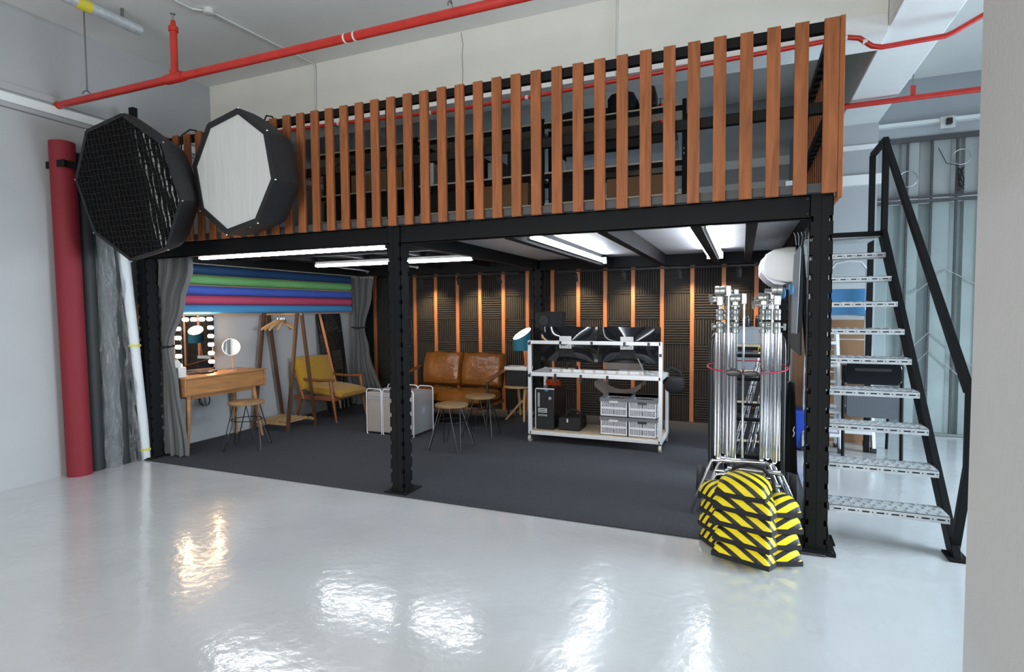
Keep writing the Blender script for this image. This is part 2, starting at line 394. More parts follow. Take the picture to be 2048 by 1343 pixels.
# carpet laid under the loft
build('carpet', MB().box(XL+.004, -.66, 0.0, 3.86, .001, .012), 'carpet', label='charcoal grey carpet covering the floor under the loft', cat='carpet', bevel=.003)

# ================================================================ loft platform
RX, MX, LX = -.71, -3.73, -6.75
loft = thing('loft_platform', 'black steel loft platform on perforated posts over the carpeted den', 'platform', (-3.8, 0, 0))
def post(xc, y0, z1=2.18, depth=.125):
    hw = .062; mb = MB(); t = .004; P = .115
    y1 = y0+depth
    mb.box(xc-hw+.022, xc+hw-.022, y0+.012, y1-.012, .012, z1-.002)               # inner core seen through the slots
    # front and back sheets with slots at the corners, and the two sides
    zs = [.01]; z = .055
    holes = []
    while z < z1-.06: holes.append((z, z+.034)); z += P
    segs = []; last = .01
    for a, b_ in holes: segs.append((last, a, 0)); segs.append((a, b_, 1)); last = b_
    segs.append((last, z1, 0))
    for a, b_, h in segs:
        g = .021 if h else 0
        mb.box(xc-hw+g, xc-.003, y0, y0+t, a, b_); mb.box(xc+.003, xc+hw-g, y0, y0+t, a, b_)
        mb.box(xc-hw+g, xc+hw-g, y1-t, y1, a, b_)
        mb.box(xc-hw, xc-hw+t, y0+g, y1-g, a, b_); mb.box(xc+hw-t, xc+hw, y0+g, y1-g, a, b_)
    mb.box(xc-.003, xc+.003, y0+.003, y0+.012, .01, z1)
    return mb
for xc, y0 in ((RX, .055), (MX, .055), (LX, .055), (RX, 3.45), (MX, 3.45), (LX-.06, 3.60)):
    p = build('post', post(xc, y0), 'black', loft, smooth=False)
    build('base_plate', MB().box(xc-.105, xc+.105, y0-.04, y0+.2, .001, .022), 'black', p, smooth=False)
    for dx in (-.085, .085):
        for dy in (-.02, .18): build('anchor_bolt', MB().cyl((xc+dx, y0+dy, .022), (xc+dx, y0+dy, .028), .009, 8), 'blackdark', p)
def cbeam(x0, x1, y0, y1, z0, z1):                                                 # channel section with lips
    return MB().box(x0, x1, y0, y0+.006, z0, z1).box(x0, x1, y0, y1, z0, z0+.006).box(x0, x1, y0, y1, z1-.006, z1)
for x0, x1 in ((MX+.06, RX-.06), (LX+.06, MX-.06)):
    build('front_beam', cbeam(x0, x1, .07, .13, 2.035, 2.175), 'black', loft, smooth=False)
    build('back_beam', MB().box(x0, x1, 3.40, 3.46, 2.03, 2.17), 'black', loft, smooth=False)
    for xx in (x0+.015, x1-.015):
        for zz in (2.06, 2.15): build('bolt', MB().cyl((xx, .07, zz), (xx, .062, zz), .008, 8), 'blackdark', loft)
for xx in (RX, MX, LX+.04): build('side_beam', MB().box(xx-.03, xx+.03, .18, 3.45, 2.045, 2.17), 'black', loft, smooth=False)
for xx in (-2.76, -2.05, -1.43, -1.09): build('joist', MB().box(xx-.035, xx+.035, .13, 3.4, 2.03, 2.165), 'joistblack', loft, smooth=False)
for xx in (-4.45, -5.2, -5.95): build('joist', MB().box(xx-.03, xx+.03, .13, 3.4, 2.10, 2.165), 'joistblack', loft, smooth=False)
build('cross_beam', MB().box(LX+.1, MX-.06, 1.05, 1.12, 2.09, 2.165), 'black', loft, smooth=False)
build('deck_sheet', MB().box(MX, -.64, .075, 3.75, 2.166, 2.186), 'decksteel', loft, smooth=False)
build('deck_sheet', MB().box(XL+.01, MX, .075, 3.75, 2.166, 2.186), 'darkboard', loft, smooth=False)
build('floorboard', MB().box(XL+.01, -.64, .005, .07, 2.176, 2.228).box(XL+.01, -.64, .07, 3.75, 2.187, 2.226), 'deckgrey', loft, smooth=False)

# railing of vertical timber slats
rail = thing('loft_railing', 'reddish-brown timber slat railing along the edge of the loft', 'railing', (-3.8, 0, 2.18))
build('top_rail', MB().box(XL+.02, -.66, .0, .045, 3.088, 3.15), 'black', rail, bevel=.003)
build('middle_rail', MB().box(XL+.02, -.66, .0, .045, 2.63, 2.695), 'black', rail, bevel=.003)
for xx in (-6.86, -5.3, MX, -2.2, -.69): build('rail_post', MB().box(xx-.02, xx+.02, .0, .04, 2.226, 3.088), 'black', rail)
slat_n = 0
def slat(x, w_=.073, y0=-.030, parent=rail):
    dz = random.uniform(-.004, .004)
    s = build('slat', MB().box(x, x+w_, y0, y0+.027, 2.163, 3.155+dz), 'slat', parent, bevel=.003)
    for zz in (3.115, 2.66): build('screw_cap', MB().cyl((x+w_/2, y0-.001, zz), (x+w_/2, y0+.003, zz), .008, 10), 'slat', s)
for i in range(-16, 25): slat(-4.321+.15*i+random.uniform(-.002, .002), .0735 if i < 24 else .078)
for i, y in enumerate([-.03+.125*k for k in range(18)]):
    build('slat', MB().box(-.643, -.616, y+(.0 if i else .0), y+.073, 2.135, 3.155), 'slat', rail, bevel=.003)
build('side_rail', MB().box(-.69, -.645, .05, 2.25, 3.088, 3.15), 'black', rail, bevel=.003)
build('side_rail', MB().box(-.69, -.645, .05, 2.25, 2.63, 2.695), 'black', rail, bevel=.003)

# ================================================================ lights under the loft
def batten(x0, x1, y, z, label):
    t = thing('led_batten', label, 'ceiling light', ((x0+x1)/2, y, z), 'tube lights under the loft')
    build('housing', MB().box(x0, x1, y-.025, y+.025, z, z+.03), 'white', t, bevel=.004)
    build('light_tube', MB().tube([(x0+.01, y, z-.012), (x1-.01, y, z-.012)], .022, 12), 'tube', t)
    for xa, xb in ((x0-.02, x0), (x1, x1+.02)): build('end_cap', MB().box(xa, xb, y-.03, y+.03, z-.03, z+.035), 'blackplastic', t)
batten(-6.12, -3.92, .235, 2.05, 'white tube light behind the front beam, left bay, nearest the camera')
batten(-5.9, -3.80, 1.62, 2.06, 'white tube light in the left bay, above the curved curtain rail')
def pan(x, side, y0, y1, label):
    t = thing('led_batten', label, 'ceiling light', (x, (y0+y1)/2, 2.1), 'tube lights under the loft')
    build('housing', MB().box(x, x+.014*side, y0, y1, 2.062, 2.118), 'white', t)
    build('light_tube', MB().tube([(x+.030*side, y0+.02, 2.09), (x+.030*side, y1-.02, 2.09)], .017, 12), 'tubebright', t)
    build('end_bracket', MB().box(x, x+.05*side, y1, y1+.012, 2.05, 2.13), 'castgrey', t)
pan(-2.725, 1, .45, 3.0, 'bright tube light along the first joist of the right bay')
pan(-1.465, -1, .45, 2.9, 'tube light on the left side of the third joist, right bay')
pan(-1.395, 1, .45, 2.9, 'tube light on the right side of the third joist, by the right post')

# track spots aimed at the foam wall
for t0, t1, nm in ((-6.0, -3.95, 'left'), (-3.4, -.9, 'right')):
    build('light_track', MB().box(t0, t1, 3.31, 3.345, 1.985, 2.005), 'blackmatte', label='black ceiling track along the back of the %s bay' % nm, cat='light track', group='spot tracks')
for k, x in enumerate((-5.50, -4.88, -4.25, -3.165, -2.536, -1.858, -1.182)):
    t = thing('spotlight', '%s small black spotlight from the left above the foam wall' % ORD[k], 'spotlight', (x, 3.33, 1.985), 'track spotlights')
    build('stem', MB().cyl((x, 3.33, 1.985), (x, 3.33, 1.95), .008, 8), 'blackmatte', t)
    h = MB().lathe((0, 0, 0), [(.028, -.055), (.031, -.05), (.031, .05), (.022, .055)], 14)
    R = rx(math.radians(28)); h.v = [tuple(V((x, 3.345, 1.915)) + R @ V(v)) for v in h.v]
    build('lamp_head', h, 'blackmatte', t)
    l = bpy.data.lights.new('spot_lamp', 'SPOT'); l.energy = 48; l.color = (1, .74, .42); l.spot_size = math.radians(96); l.spot_blend = .9; l.shadow_soft_size = .02
    o = bpy.data.objects.new('spot_lamp', l); COL.objects.link(o); o.location = (x, 3.47, 1.90)
    sx_ = min([-6.71+.382*q for q in range(17)], key=lambda s: abs(s-x))
    o.rotation_euler = (V((sx_, 3.88, 1.25)) - V(o.location)).to_track_quat('-Z', 'Y').to_euler()

# ================================================================ foam wall
struct('trim_11', MB().box(XL, -.57, 3.905, 3.98, 0, 2.62), 'blackmatte')
SX = [-6.71+.382*k for k in range(17)]
for k, x in enumerate(SX):
    build('timber_strip', MB().box(x-.026, x+.026, 3.86, 3.905, .012, 2.3), 'strip', label='%s orange-brown timber strip from the left on the foam wall' % ORD[k], cat='timber strip', group='timber strips on the foam wall', bevel=.002)
def foam(vertical):
    W, H, D, N = .328, .334, .034, 10
    prof = []
    for i in range(N):
        a = -W/2 + W*i/N; p = W/N
        prof += [(a, -.010), (a+p*.18, -.010), (a+p*.30, -D), (a+p*.62, -D), (a+p*.80, -.010)]
    prof += [(W/2, -.010), (W/2, 0), (-W/2, 0)]
    mb = MB()
    if vertical: mb.prism(prof, -H/2, H/2, 'z')
    else:
        mb.prism(prof, -W/2, W/2, 'z'); mb.v = [(z, y, x*H/W) for x, y, z in mb.v]
    return mb
proto = {}
RN = ['top', 'second', 'third', 'fourth', 'fifth', 'bottom']
for r in range(6):
    for k in range(16):
        hz = (r+k) % 2 == 0
        loc = V(((SX[k]+SX[k+1])/2, 3.903, 1.863-.337*r))
        lab = 'black foam tile, %s ridges, %s row, between %s and %s strips from left' % ('horizontal' if hz else 'vertical', RN[r], ORD[k], ORD[k+1])
        if hz not in proto:
            o = build('foam_tile', foam(not hz), 'foam', at=(0, 0, 0), smooth=False); proto[hz] = o
        else: o = proto[hz].copy(); COL.objects.link(o)
        o.location = loc; setp(o, lab, 'acoustic foam', 'acoustic foam tiles on the back wall')

# ================================================================ staircase
st = thing('metal_staircase', 'open black metal staircase with perforated galvanised treads and handrail', 'staircase', (-.27, 1.3, 0))
run, rise = (2.30-.255)/2.2, 1.0
def sy(z): return .30+run*z
for xx in (.055, -.635):
    b = MB().prism([(.235, .012), (.375, .012), (2.45, 2.15), (2.45, 2.21), (2.31, 2.21)], xx-.022, xx+.022, 'x')
    s_ = build('stringer', b, 'black', st, bevel=.003)
    build('foot_plate', MB().box(xx-.05, xx+.05, .2, .36, .001, .013), 'black', s_)
def tread(k, z, y):
    x0, x1 = -.612, .032; D = .20; h = .045
    mb = MB().box(x0, x1, y, y+.003, z-h, z).box(x0, x1, y+D-.003, y+D, z-h, z).box(x0, x1, y, y+D, z-.003, z)
    mb.box(x0, x0+.003, y, y+D, z-h, z).box(x1-.003, x1, y, y+D, z-h, z)
    t = build('tread', mb, 'galv', st, smooth=False)
    # raised grip lips across the tread
    g = MB(); n = 11
    for i in range(n):
        for j in range(4):
            cx = x0+.035+(x1-x0-.07)*i/(n-1)+(.012 if j % 2 else -.008); cy = y+.028+.048*j
            g.box(cx-.007, cx+.007, cy-.016, cy+.016, z-.001, z+.0035)
    setp(build('grip_lips', g, 'galv', t, smooth=False), kind='stuff')
    s = MB()
    for i in range(8):
        cx = x0+.05+.078*i
        s.box(cx-.02, cx+.02, y-.001, y+.002, z-h*.62, z-h*.42); s.cyl((cx+.036, y-.001, z-h*.52), (cx+.036, y+.002, z-h*.52), .004, 8)
    setp(build('slots', s, 'hole', t, smooth=False), kind='stuff')
TZ = [.237, .455, .677, .895, 1.113, 1.327, 1.545, 1.764, 1.985]
for k, z in enumerate(TZ): tread(k, z, .31+(z-.237)*1.036-.012)
b = MB().box(-.612, .035, 2.33, 2.95, 2.155, 2.20)
build('landing', b, 'black', st, smooth=False)
g = MB()
for j in range(9): g.box(-.60, .03, 2.345+.066*j, 2.345+.066*j+.012, 2.146, 2.156)
setp(build('landing_ribs', g, 'galv', st, smooth=False), kind='stuff')
for yy, zt in ((2.36, 3.03), (2.93, 3.03)):
    build('handrail_post', MB().box(.035, .085, yy-.025, yy+.025, .002 if yy > 2.5 else 2.14, zt), 'black', st, bevel=.003)
build('handrail', MB().bar((.06, 2.385, 3.02), (.06, .17, 1.02), .045, .05).bar((.06, 2.36, 3.03), (.06, 2.93, 3.03), .045, .05), 'black', st, bevel=.003)
build('handrail_post', MB().box(.04, .085, .125, .17, .55, 1.04).bar((.062, .15, .57), (.062, .33, .03), .045, .045), 'black', st, bevel=.003)

# ================================================================ gate wall behind the stairs (right)
gt = thing('steel_gate', 'tall grey corrugated steel gate with perforated bars behind the stairs', 'gate', (2.5, 4.1, 0))
def corr(x0, x1, z0, z1, y, p=.30, d=.05):
    pf = []; x = x0
    while x < x1: pf += [(x, y), (x+p*.55, y), (x+p*.62, y+d), (x+p*.93, y+d)]; x += p
    bk = [(a, c+.02) for a, c in pf][::-1]
    return MB().prism(pf+bk, z0, z1, 'z')
build('upper_sheet', corr(.27, 5.1, 2.76, 3.42, 4.13), 'gategrey', gt, smooth=False)
build('lower_sheet', corr(.27, 5.1, .02, 2.70, 4.12), 'gategreen', gt, smooth=False)
build('frame_rail', MB().box(.26, 5.1, 4.08, 4.115, 3.40, 3.455), 'chain', gt); build('frame_rail', MB().box(.26, 5.1, 4.07, 4.12, 2.70, 2.735), 'chain', gt)
build('frame_rail', MB().box(.26, 5.1, 4.08, 4.12, 2.755, 2.775), 'chain', gt); build('frame_rail', MB().box(.26, 5.1, 4.06, 4.12, .005, .03), 'castgrey', gt)
for x in [.62+.235*i for i in range(12)]:
    build('perforated_bar', MB().box(x-.01, x+.01, 4.085, 4.115, .03, 3.40), 'chain', gt)
def brd(pts, r=.006, m='gategrey'): return build('brace', MB().tube(pts, r, 8), m, gt)
brd([(.70, 4.09, 1.65), (1.02, 4.09, 1.92), (1.5, 4.09, 1.62)]); brd([(.55, 4.09, .85), (.88, 4.09, 1.22), (1.3, 4.09, .8)]); brd([(.5, 4.09, .55), (.88, 4.09, 1.0), (1.3, 4.09, .55)])
for c, r in (((.62, 4.07, 2.98), .09), ((1.12, 4.07, 3.18), .085)):
    build('ring_ornament', MB().tube(arc(c, r, 0, 2*PI, 24), .006, 6), 'castgrey', gt)
cl = MB()
for i in range(5):
    cl.tube([(1.12+random.uniform(-.03, .03), 4.06, 3.05-.06*j+random.uniform(-.02, .02)) for j in range(5)], .006, 6)
build('tangled_cable', cl.tube([(1.10, 4.06, 3.08), (.98, 4.06, 3.12), (.90, 4.06, 3.3)], .004, 6), 'blackplastic', label='tangle of black cable hanging on the steel gate', cat='cable')
t = thing('wall_socket', 'white wall socket with black plug high above the gate', 'socket', (.97, 4.08, 3.56))
build('face_plate', MB().box(.90, 1.04, 4.005, 4.018, 3.50, 3.63), 'white', t, bevel=.004); build('plug', MB().box(.945, 1.0, 3.95, 4.005, 3.53, 3.60), 'blackplastic', t, bevel=.01)
build('hanging_rod', MB().cyl((1.2, 3.6, 4.12), (1.2, 3.6, 3.2), .008, 8), 'rod', label='thin threaded rod hanging from the ceiling near the gate', cat='rod')

# things leaning and standing behind the stairs
build('plywood_sheet', MB().box(-.60, .155, 3.35, 3.37, .0, 1.36).box(-.60, .08, 3.37, 3.40, 0, 1.1), 'card', label='brown plywood sheet leaning on the white column behind the ladders', cat='board')
build('cardboard_sheet', MB().box(-.56, -.32, 3.16, 3.20, 0, 1.05), 'card', label='brown cardboard standing behind the right post', cat='board')
t = thing('blue_bin', 'blue plastic bin behind the right front post', 'bin', (-.5, 2.9, 0))
build('bin_body', MB().prism(rr2(-.66, -.40, 2.78, 3.03, .04), .015, .38, 'z'), 'bluebin', t); build('bin_lid', MB().prism(rr2(-.675, -.385, 2.765, 3.045, .04), .38, .42, 'z'), 'bluebin', t)
def stepladder(name, loc, W, H, n, lab, lean, platform=False):
    t = thing(name, lab, 'ladder', loc); x, y, _ = loc
    for sx_ in (-1, 1):
        build('side_rail', MB().bar((x+sx_*W/2, y-lean, .03), (x+sx_*W/2*.8, y, H), .03, .055), 'alu', t)
        build('back_leg', MB().bar((x+sx_*W/2*.95, y+lean*.6, .03), (x+sx_*W/2*.78, y+.02, H*.93), .022, .04), 'alu', t)
        build('rubber_foot', MB().box(x+sx_*W/2-.025, x+sx_*W/2+.025, y-lean-.03, y-lean+.03, 0, .05), 'rubber', t)
        build('rubber_foot', MB().box(x+sx_*W/2*.95-.02, x+sx_*W/2*.95+.02, y+lean*.6-.02, y+lean*.6+.02, 0, .045), 'rubber', t)
    for i in range(n):
        f = (i+.8)/(n+.3); yy = y-lean*(1-f); ww = W*(1-.2*f)
        build('step', MB().box(x-ww/2, x+ww/2, yy-.045, yy+.03, H*f-.02, H*f+.012), 'alu', t, bevel=.004)
        build('back_brace', MB().cyl((x-ww/2, y+lean*.5*(1-f)+.01, H*f-.08), (x+ww/2, y+lean*.5*(1-f)+.01, H*f-.08), .008, 8), 'alu', t)
    return t
ld = stepladder('step_ladder', (-.10, 3.14, 0), .44, 1.62, 6, 'tall aluminium step ladder with blue tool tray behind the stairs', .22)
build('top_hoop', MB().tube([(-.27, 3.12, 1.6), (-.27, 3.11, 1.9)] + [(-.22, 3.11, 1.97), (-.10, 3.11, 1.99), (.01, 3.11, 1.97)] + [(.06, 3.11, 1.9), (.07, 3.12, 1.6)], .012, 8), 'alu', ld)
build('tool_tray', MB().box(-.30, .04, 3.02, 3.10, 1.42, 1.69), 'bluefab', ld, label='blue tool tray', bevel=.006)
stepladder('step_ladder', (-.36, 2.96, 0), .34, 1.25, 5, 'shorter aluminium step ladder in front of the tall one behind the right post', .18)

# black chair behind the stairs
bc = thing('stacking_chair', 'black plastic chair seen from behind under the stairs', 'chair', (.06, 2.7, 0))
def fn(a, b_):
    x = -.185+.49*a; z = .72+.225*b_; bow = .035*(1-(2*a-1)**2)
    return V((x, 2.70-bow, z))
build('backrest', MB().prism(rr2(-.185, .305, .73, .945, .05), 2.675, 2.705, 'y'), 'blackgloss', bc, bevel=.01)
build('backrest_slot', MB().prism(rr2(-.10, .215, .865, .895, .014), 2.668, 2.676, 'y'), 'blackmatte', bc)
build('back_panel', MB().prism(rr2(-.165, .285, .40, .72, .03), 2.685, 2.705, 'y'), 'greyseat', bc, label='dark grey upholstered lower back panel', bevel=.006)
build('seat', MB().prism(rr2(-.17, .29, 2.71, 3.14, .05), .42, .46, 'z'), 'greyseat', bc)
for xx in (-.19, .305): build('rear_leg', MB().tube([(xx, 2.70, .92), (xx, 2.69, .45), (xx, 2.66, .0)], .016, 10), 'black', bc)
for xx in (-.17, .285): build('front_leg', MB().tube([(xx, 3.12, .43), (xx, 3.16, .0)], .014, 10), 'black', bc)

# ================================================================ pipes, conduits and the tube on the ceiling
bp = thing('sprinkler_pipe', 'thick red sprinkler pipe slung under the ceiling in front of the loft', 'pipe', (-4.4, -.55, 3.35))
build('pipe_run', MB().cyl((-6.87, -.55, 3.375), (-.2, -.55, 3.36), .030, 20), 'redpipe', bp)
build('end_cap', MB().cyl((-6.895, -.55, 3.375), (-6.87, -.55, 3.375), .033, 20), 'redpipe', bp)
build('tee_fitting', MB().cyl((-5.46, -.55, 3.372), (-5.27, -.55, 3.372), .038, 20).cyl((-5.365, -.55, 3.39), (-5.365, -.55, 3.43), .038, 20), 'redpipe', bp)
build('riser', MB().lathe((-5.365, -.55, 3.37), [(.027, 0), (.027, .36), (.036, .365), (.036, .40), (.022, .41), (.016, .45)], 18), 'redpipe', bp)
build('sprinkler_head', MB().lathe((-5.365, -.55, 3.82), [(.008, 0), (.008, .03), (.004, .035), (.004, .05), (.02, .052), (.02, .056)], 12), 'castgrey', bp)
for x in (-3.68, -3.60): build('joint_collar', MB().cyl((x-.006, -.55, 3.367), (x+.006, -.55, 3.367), .0325, 20), 'whitepaint', bp)
for x in (-6.47, -2.86):
    hg = build('hanger', MB().tube(arc((x, -.55, 3.40), .038, 0, PI, 10, 'yz') , .005, 6).cyl((x, -.55, 3.435), (x, -.55, 3.47), .008, 8), 'rod', bp)
    build('hanger_rod', MB().cyl((x, -.55, 3.47), (x, -.55, CZ), .006, 8), 'rod', hg)
pb = thing('red_pipe', 'thin red pipe along the bottom of the cream beam above the loft', 'pipe', (-3.4, 1.03, 3.44))
pts = [(-6.90, 1.035, 3.50), (-5.3, 1.035, 3.455), (-3.8, 1.035, 3.40), (-3.0, 1.035, 3.40), (-1.57, 1.035, 3.435), (-.46, 1.035, 3.462), (-.38, 1.035, 3.44), (-.30, 1.035, 3.37), (-.24, 1.035, 3.352), (.13, 1.035, 3.36), (.17, 1.035, 3.372), (.40, 1.035, 3.49), (.55, 1.035, 3.57)]
build('pipe_run', MB().tube(pts, .018, 12), 'redpipe', pb)
for x, z in ((-5.05, 3.447), (-3.95, 3.406), (-3.62, 3.402), (-2.95, 3.402), (-.47, 3.462), (-.345, 3.41)): build('white_clamp', MB().tube([(x-.014, 1.035, z), (x+.014, 1.035, z-.002)], .0205, 12), 'whitepaint', pb)
pc = thing('red_pipe', 'red pipe passing under the white cross beam, right of the loft', 'pipe', (.3, 2.6, 3.44))
build('pipe_run', MB().cyl((-3.2, 2.6, 3.435), (.93, 2.6, 3.45), .026, 16), 'redpipe', pc)
build('tee_fitting', MB().cyl((.90, 2.6, 3.38), (.90, 2.6, 3.51), .036, 16), 'redpipe', pc)
build('hanger', MB().box(.29, .33, 2.59, 2.61, 3.46, 3.56), 'redpipe', pc); build('hanger_rod', MB().cyl((.31, 2.6, 3.56), (.31, 2.6, CZ), .006, 8), 'rod', pc)
pd = thing('sprinkler_drop', 'short red sprinkler drop above the right shelf on the loft', 'pipe', (-1.98, 2.6, 3.42))
build('drop_pipe', MB().cyl((-1.985, 2.6, 3.46), (-1.985, 2.6, 3.72), .028, 14), 'redpipe', pd); build('sprinkler_head', MB().lathe((-1.985, 2.6, 3.72), [(.014, 0), (.014, .03), (.02, .032), (.005, .05), (.025, .06)], 10), 'castgrey', pd)

tb = thing('metal_tube', 'grey metal tube with yellow tape fixed near the ceiling, upper left', 'tube', (-6.1, -1.2, 3.97))
build('tube_body', MB().lathe((-6.12, -2.6, 4.0), [(.04, 0), (.046, .004), (.046, 2.30), (.04, 2.304), (.03, 2.29)], 20, 'y'), 'galv', tb)
build('tape_band', MB().lathe((-6.12, -.82, 4.0), [(.0475, 0), (.0475, .11)], 20, 'y'), 'yellowtape', tb, label='yellow tape')
for y in (-2.0, -.45): build('tube_clip', MB().box(-6.13, -6.11, y-.01, y+.01, 4.04, 4.12), 'rod', tb)
cd = thing('ceiling_conduit', 'painted conduit crossing the ceiling from a round junction box, down the beam', 'conduit', (-5.4, .3, 4.1))
build('conduit_run', MB().tube([(-5.50, -1.2, 4.105), (-5.56, -.36, 4.105), (-5.545, -.23, 4.105), (-5.48, -.17, 4.105)], .010, 8), 'conduit', cd)
build('junction_box', MB().lathe((-5.45, -.15, 4.075), [(.03, 0), (.042, .006), (.042, .045)], 18), 'conduit', cd)
build('conduit_run', MB().tube([(-5.44, -.11, 4.105), (-5.35, .98, 4.105), (-5.348, 1.03, 4.10), (-5.348, 1.045, 4.05), (-5.36, 1.045, 3.48)], .010, 8), 'conduit', cd)
build('beam_conduit', MB().cyl((-2.15, 1.046, 3.48), (-2.14, 1.046, 4.11), .009, 8), 'conduit', label='painted vertical conduit on the cream beam, right half', cat='conduit')
build('junction_disc', MB().lathe((-6.72, 1.05, 3.62), [(.08, -.0), (.09, .01), (.05, .04)], 20, 'y') if False else MB().lathe((-6.55, 1.02, 3.58), [(.085, 0), (.09, .02), (.085, .04)], 20, 'y'), 'tan', label='round beige disc on the beam by the left wall', cat='cover')
build('wall_crack', MB().tube([(-3.62, 1.0585, 4.11), (-3.60, 1.0585, 4.0), (-3.61, 1.0585, 3.9), (-3.605, 1.0585, 3.75), (-3.61, 1.0585, 3.61)], .0022, 4), 'leaf', label='thin vertical crack in the cream beam', cat='crack')

# ================================================================ backdrop rolls on the left wall
def hroll(z, r, m, label):
    t = thing('paper_roll', label, 'backdrop roll', (-6.81, 2, z), 'rolls racked on the left wall')
    build('paper', MB().cyl((-6.82, .30, z), (-6.82, 3.36, z), r, 28), m, t)
    build('core', MB().lathe((-6.82, 3.36, z), [(r*.5, 0), (r*.5, .05), (r*.42, .05)], 18, 'y'), 'card', t)
for z, m, c in ((1.975, 'navy', 'navy blue'), (1.862, 'green', 'green'), (1.742, 'blue', 'royal blue'), (1.634, 'pink', 'pink'), (1.530, 'sky', 'light blue')):
    hroll(z, .052, m, '%s paper roll on the wall rack above the dressing table' % c)
build('rack_board', MB().box(XL+.002, XL+.05, .2, 3.5, 1.46, 2.03), 'peach', label='peach backing board behind the wall mounted paper rolls', cat='board')
build('rack_board', MB().box(XL+.002, XL+.12, .2, 3.5, 2.035, 2.085), 'tan', label='grey-beige top board above the navy paper roll', cat='board', bevel=.004)

# standing rolls in the front left corner
def vroll(x, y, r, h, m, label, lean=(0, 0), wrap=False, wrapm='wrap', tape=()):
    t = thing('backdrop_roll', label, 'backdrop roll', (x, y, 0), 'rolls standing in the left corner'); tx, ty = x+lean[0], y+lean[1]
    build('paper', MB().cyl((x, y, .0), (tx, ty, h), r, 26), m, t)
    build('core', MB().lathe((tx, ty, h-.02), [(r*.55, 0), (r*.55, .035), (r*.48, .035), (r*.48, .0)], 18), 'card', t)
    if wrap:
        n = 60
        def fn(a, b_):
            k = 2*PI*a; z = .0+b_*(h+.02); rr_ = r+.010+.008*math.sin(5*k+9*z)+.006*math.sin(3*k-17*z+1)+.004*math.sin(11*k+31*z)
            return V((x+(tx-x)*b_+rr_*math.cos(k), y+(ty-y)*b_+rr_*math.sin(k), z))
        build('plastic_wrap', MB().grid(fn, 40, 90, True), wrapm, t, label='crinkled clear plastic wrap')
    for zz in tape:
        c = lerp((x, y, 0), (tx, ty, h), zz/h)
        build('tape_band', MB().lathe(c, [(r+.012, 0), (r+.012, .02)], 24), 'yellowtape', t, label='yellow tape band')
vroll(-6.815, -.545, .098, 3.03, 'crimson', 'thick crimson paper roll standing against the left wall', (.0, -.03))
vroll(-6.84, -.385, .068, 2.96, 'greypaper', 'charcoal paper roll beside the crimson roll', (0, -.02))
vroll(-6.80, -.255, .066, 2.9, 'midgrey', 'grey roll in crinkled clear plastic between two charcoal rolls', (0, .0), wrap=True)
vroll(-6.835, -.14, .062, 2.85, 'greypaper', 'charcoal paper roll between the two plastic wrapped rolls', (0, -.02))
vroll(-6.80, -.035, .055, 2.8, 'blackmatte', 'black roll in crinkled clear plastic beside the white roll', (0, -.10), wrap=True)
vroll(-6.765, .045, .052, 2.62, 'whitepaper', 'white wrapped roll leaning closest to the loft post', (.0, -.19), tape=(.10, 1.16))
build('roll_bracket', MB().box(-6.92, -6.66, -.655, -.645, 2.79, 2.85).box(-6.70, -6.69, -.655, .08, 2.79, 2.85), 'black', label='black steel strap holding the standing rolls to the wall', cat='bracket', bevel=.002)
build('rack_upright', MB().box(-6.66, -6.60, -.01-.06, -.02, 2.3, 3.48).box(-6.60, -6.545, -.07, -.02, 2.3, 3.33), 'black', label='black upright bars standing behind the gridded softbox', cat='upright', bevel=.003)

# ================================================================ dressing corner
dk = thing('dressing_table', 'honey oak dressing table with one drawer against the left wall', 'dressing table', (-6.68, .79, 0))
build('carcass', MB().box(XL+.005, -6.47, .27, 1.33, .615, .80).box(-6.47, -6.455, .27, .29, .615, .80).box(-6.47, -6.455, 1.305, 1.33, .615, .80), 'oak', dk, bevel=.006)
build('table_top', MB().box(XL+.005, -6.45, .262, 1.34, .796, .812), 'oak', dk, bevel=.004)
d_ = build('drawer', MB().box(-6.475, -6.46, .292, 1.30, .628, .788), 'oak', dk, bevel=.003)
build('apron', MB().prism([(.36, .615), (.40, .575), (1.17, .575), (1.21, .615)], -6.80, -6.52, 'x'), 'oak', dk)
for (x0, y0), (x1, y1) in (((-6.53, .36), (-6.49, .30)), ((-6.53, 1.20), (-6.47, 1.265)), ((-6.83, .38), (-6.86, .33)), ((-6.83, 1.18), (-6.86, 1.235))):
    build('leg', MB().tube([(x0, y0, .615), (x1, y1, 0)], [.028, .013], 12), 'oak', dk)
build('power_cable', MB().tube([(-6.88, .79, .62)] + [(-6.85+.0*i, .80+.07*math.sin(i*PI/6+.4), .50-.09*math.cos(i*PI/6+.2)+.0) for i in range(0, 12)] + [(-6.90, .74, .60)], .007, 8), 'blackplastic', label='black cable looping below the dressing table', cat='cable')

vm = thing('vanity_mirror', 'lit vanity mirror with round bulbs on the dressing table', 'mirror', (-6.83, .70, .812))
build('frame', MB().box(XL+.03, -6.845, .455, .955, .815, 1.465), 'whitepaint', vm, bevel=.006)
build('mirror_glass', MB().box(-6.845, -6.842, .535, .875, .90, 1.39), 'mirror', vm)
build('mirror_glass', MB().box(-6.845, -6.8435, .46, .95, .82, 1.46), 'mirror', vm)
build('stand_base', MB().box(-6.89, -6.75, .53, .90, .812, .826), 'darkmetal', vm)
BP = [(.494, 1.416), (.594, 1.416), (.694, 1.416), (.795, 1.416), (.897, 1.416)] + [(.497, 1.416-.0997*i) for i in range(1, 6)] + [(.903, 1.416-.0985*i) for i in range(1, 6)]
for y, z in BP:
    bs = build('bulb_socket', MB().cyl((-6.845, y, z), (-6.833, y, z), .016, 12), 'white', vm)
    build('bulb', MB().sphere((-6.826, y, z), .0225, 14), 'bulb', bs)

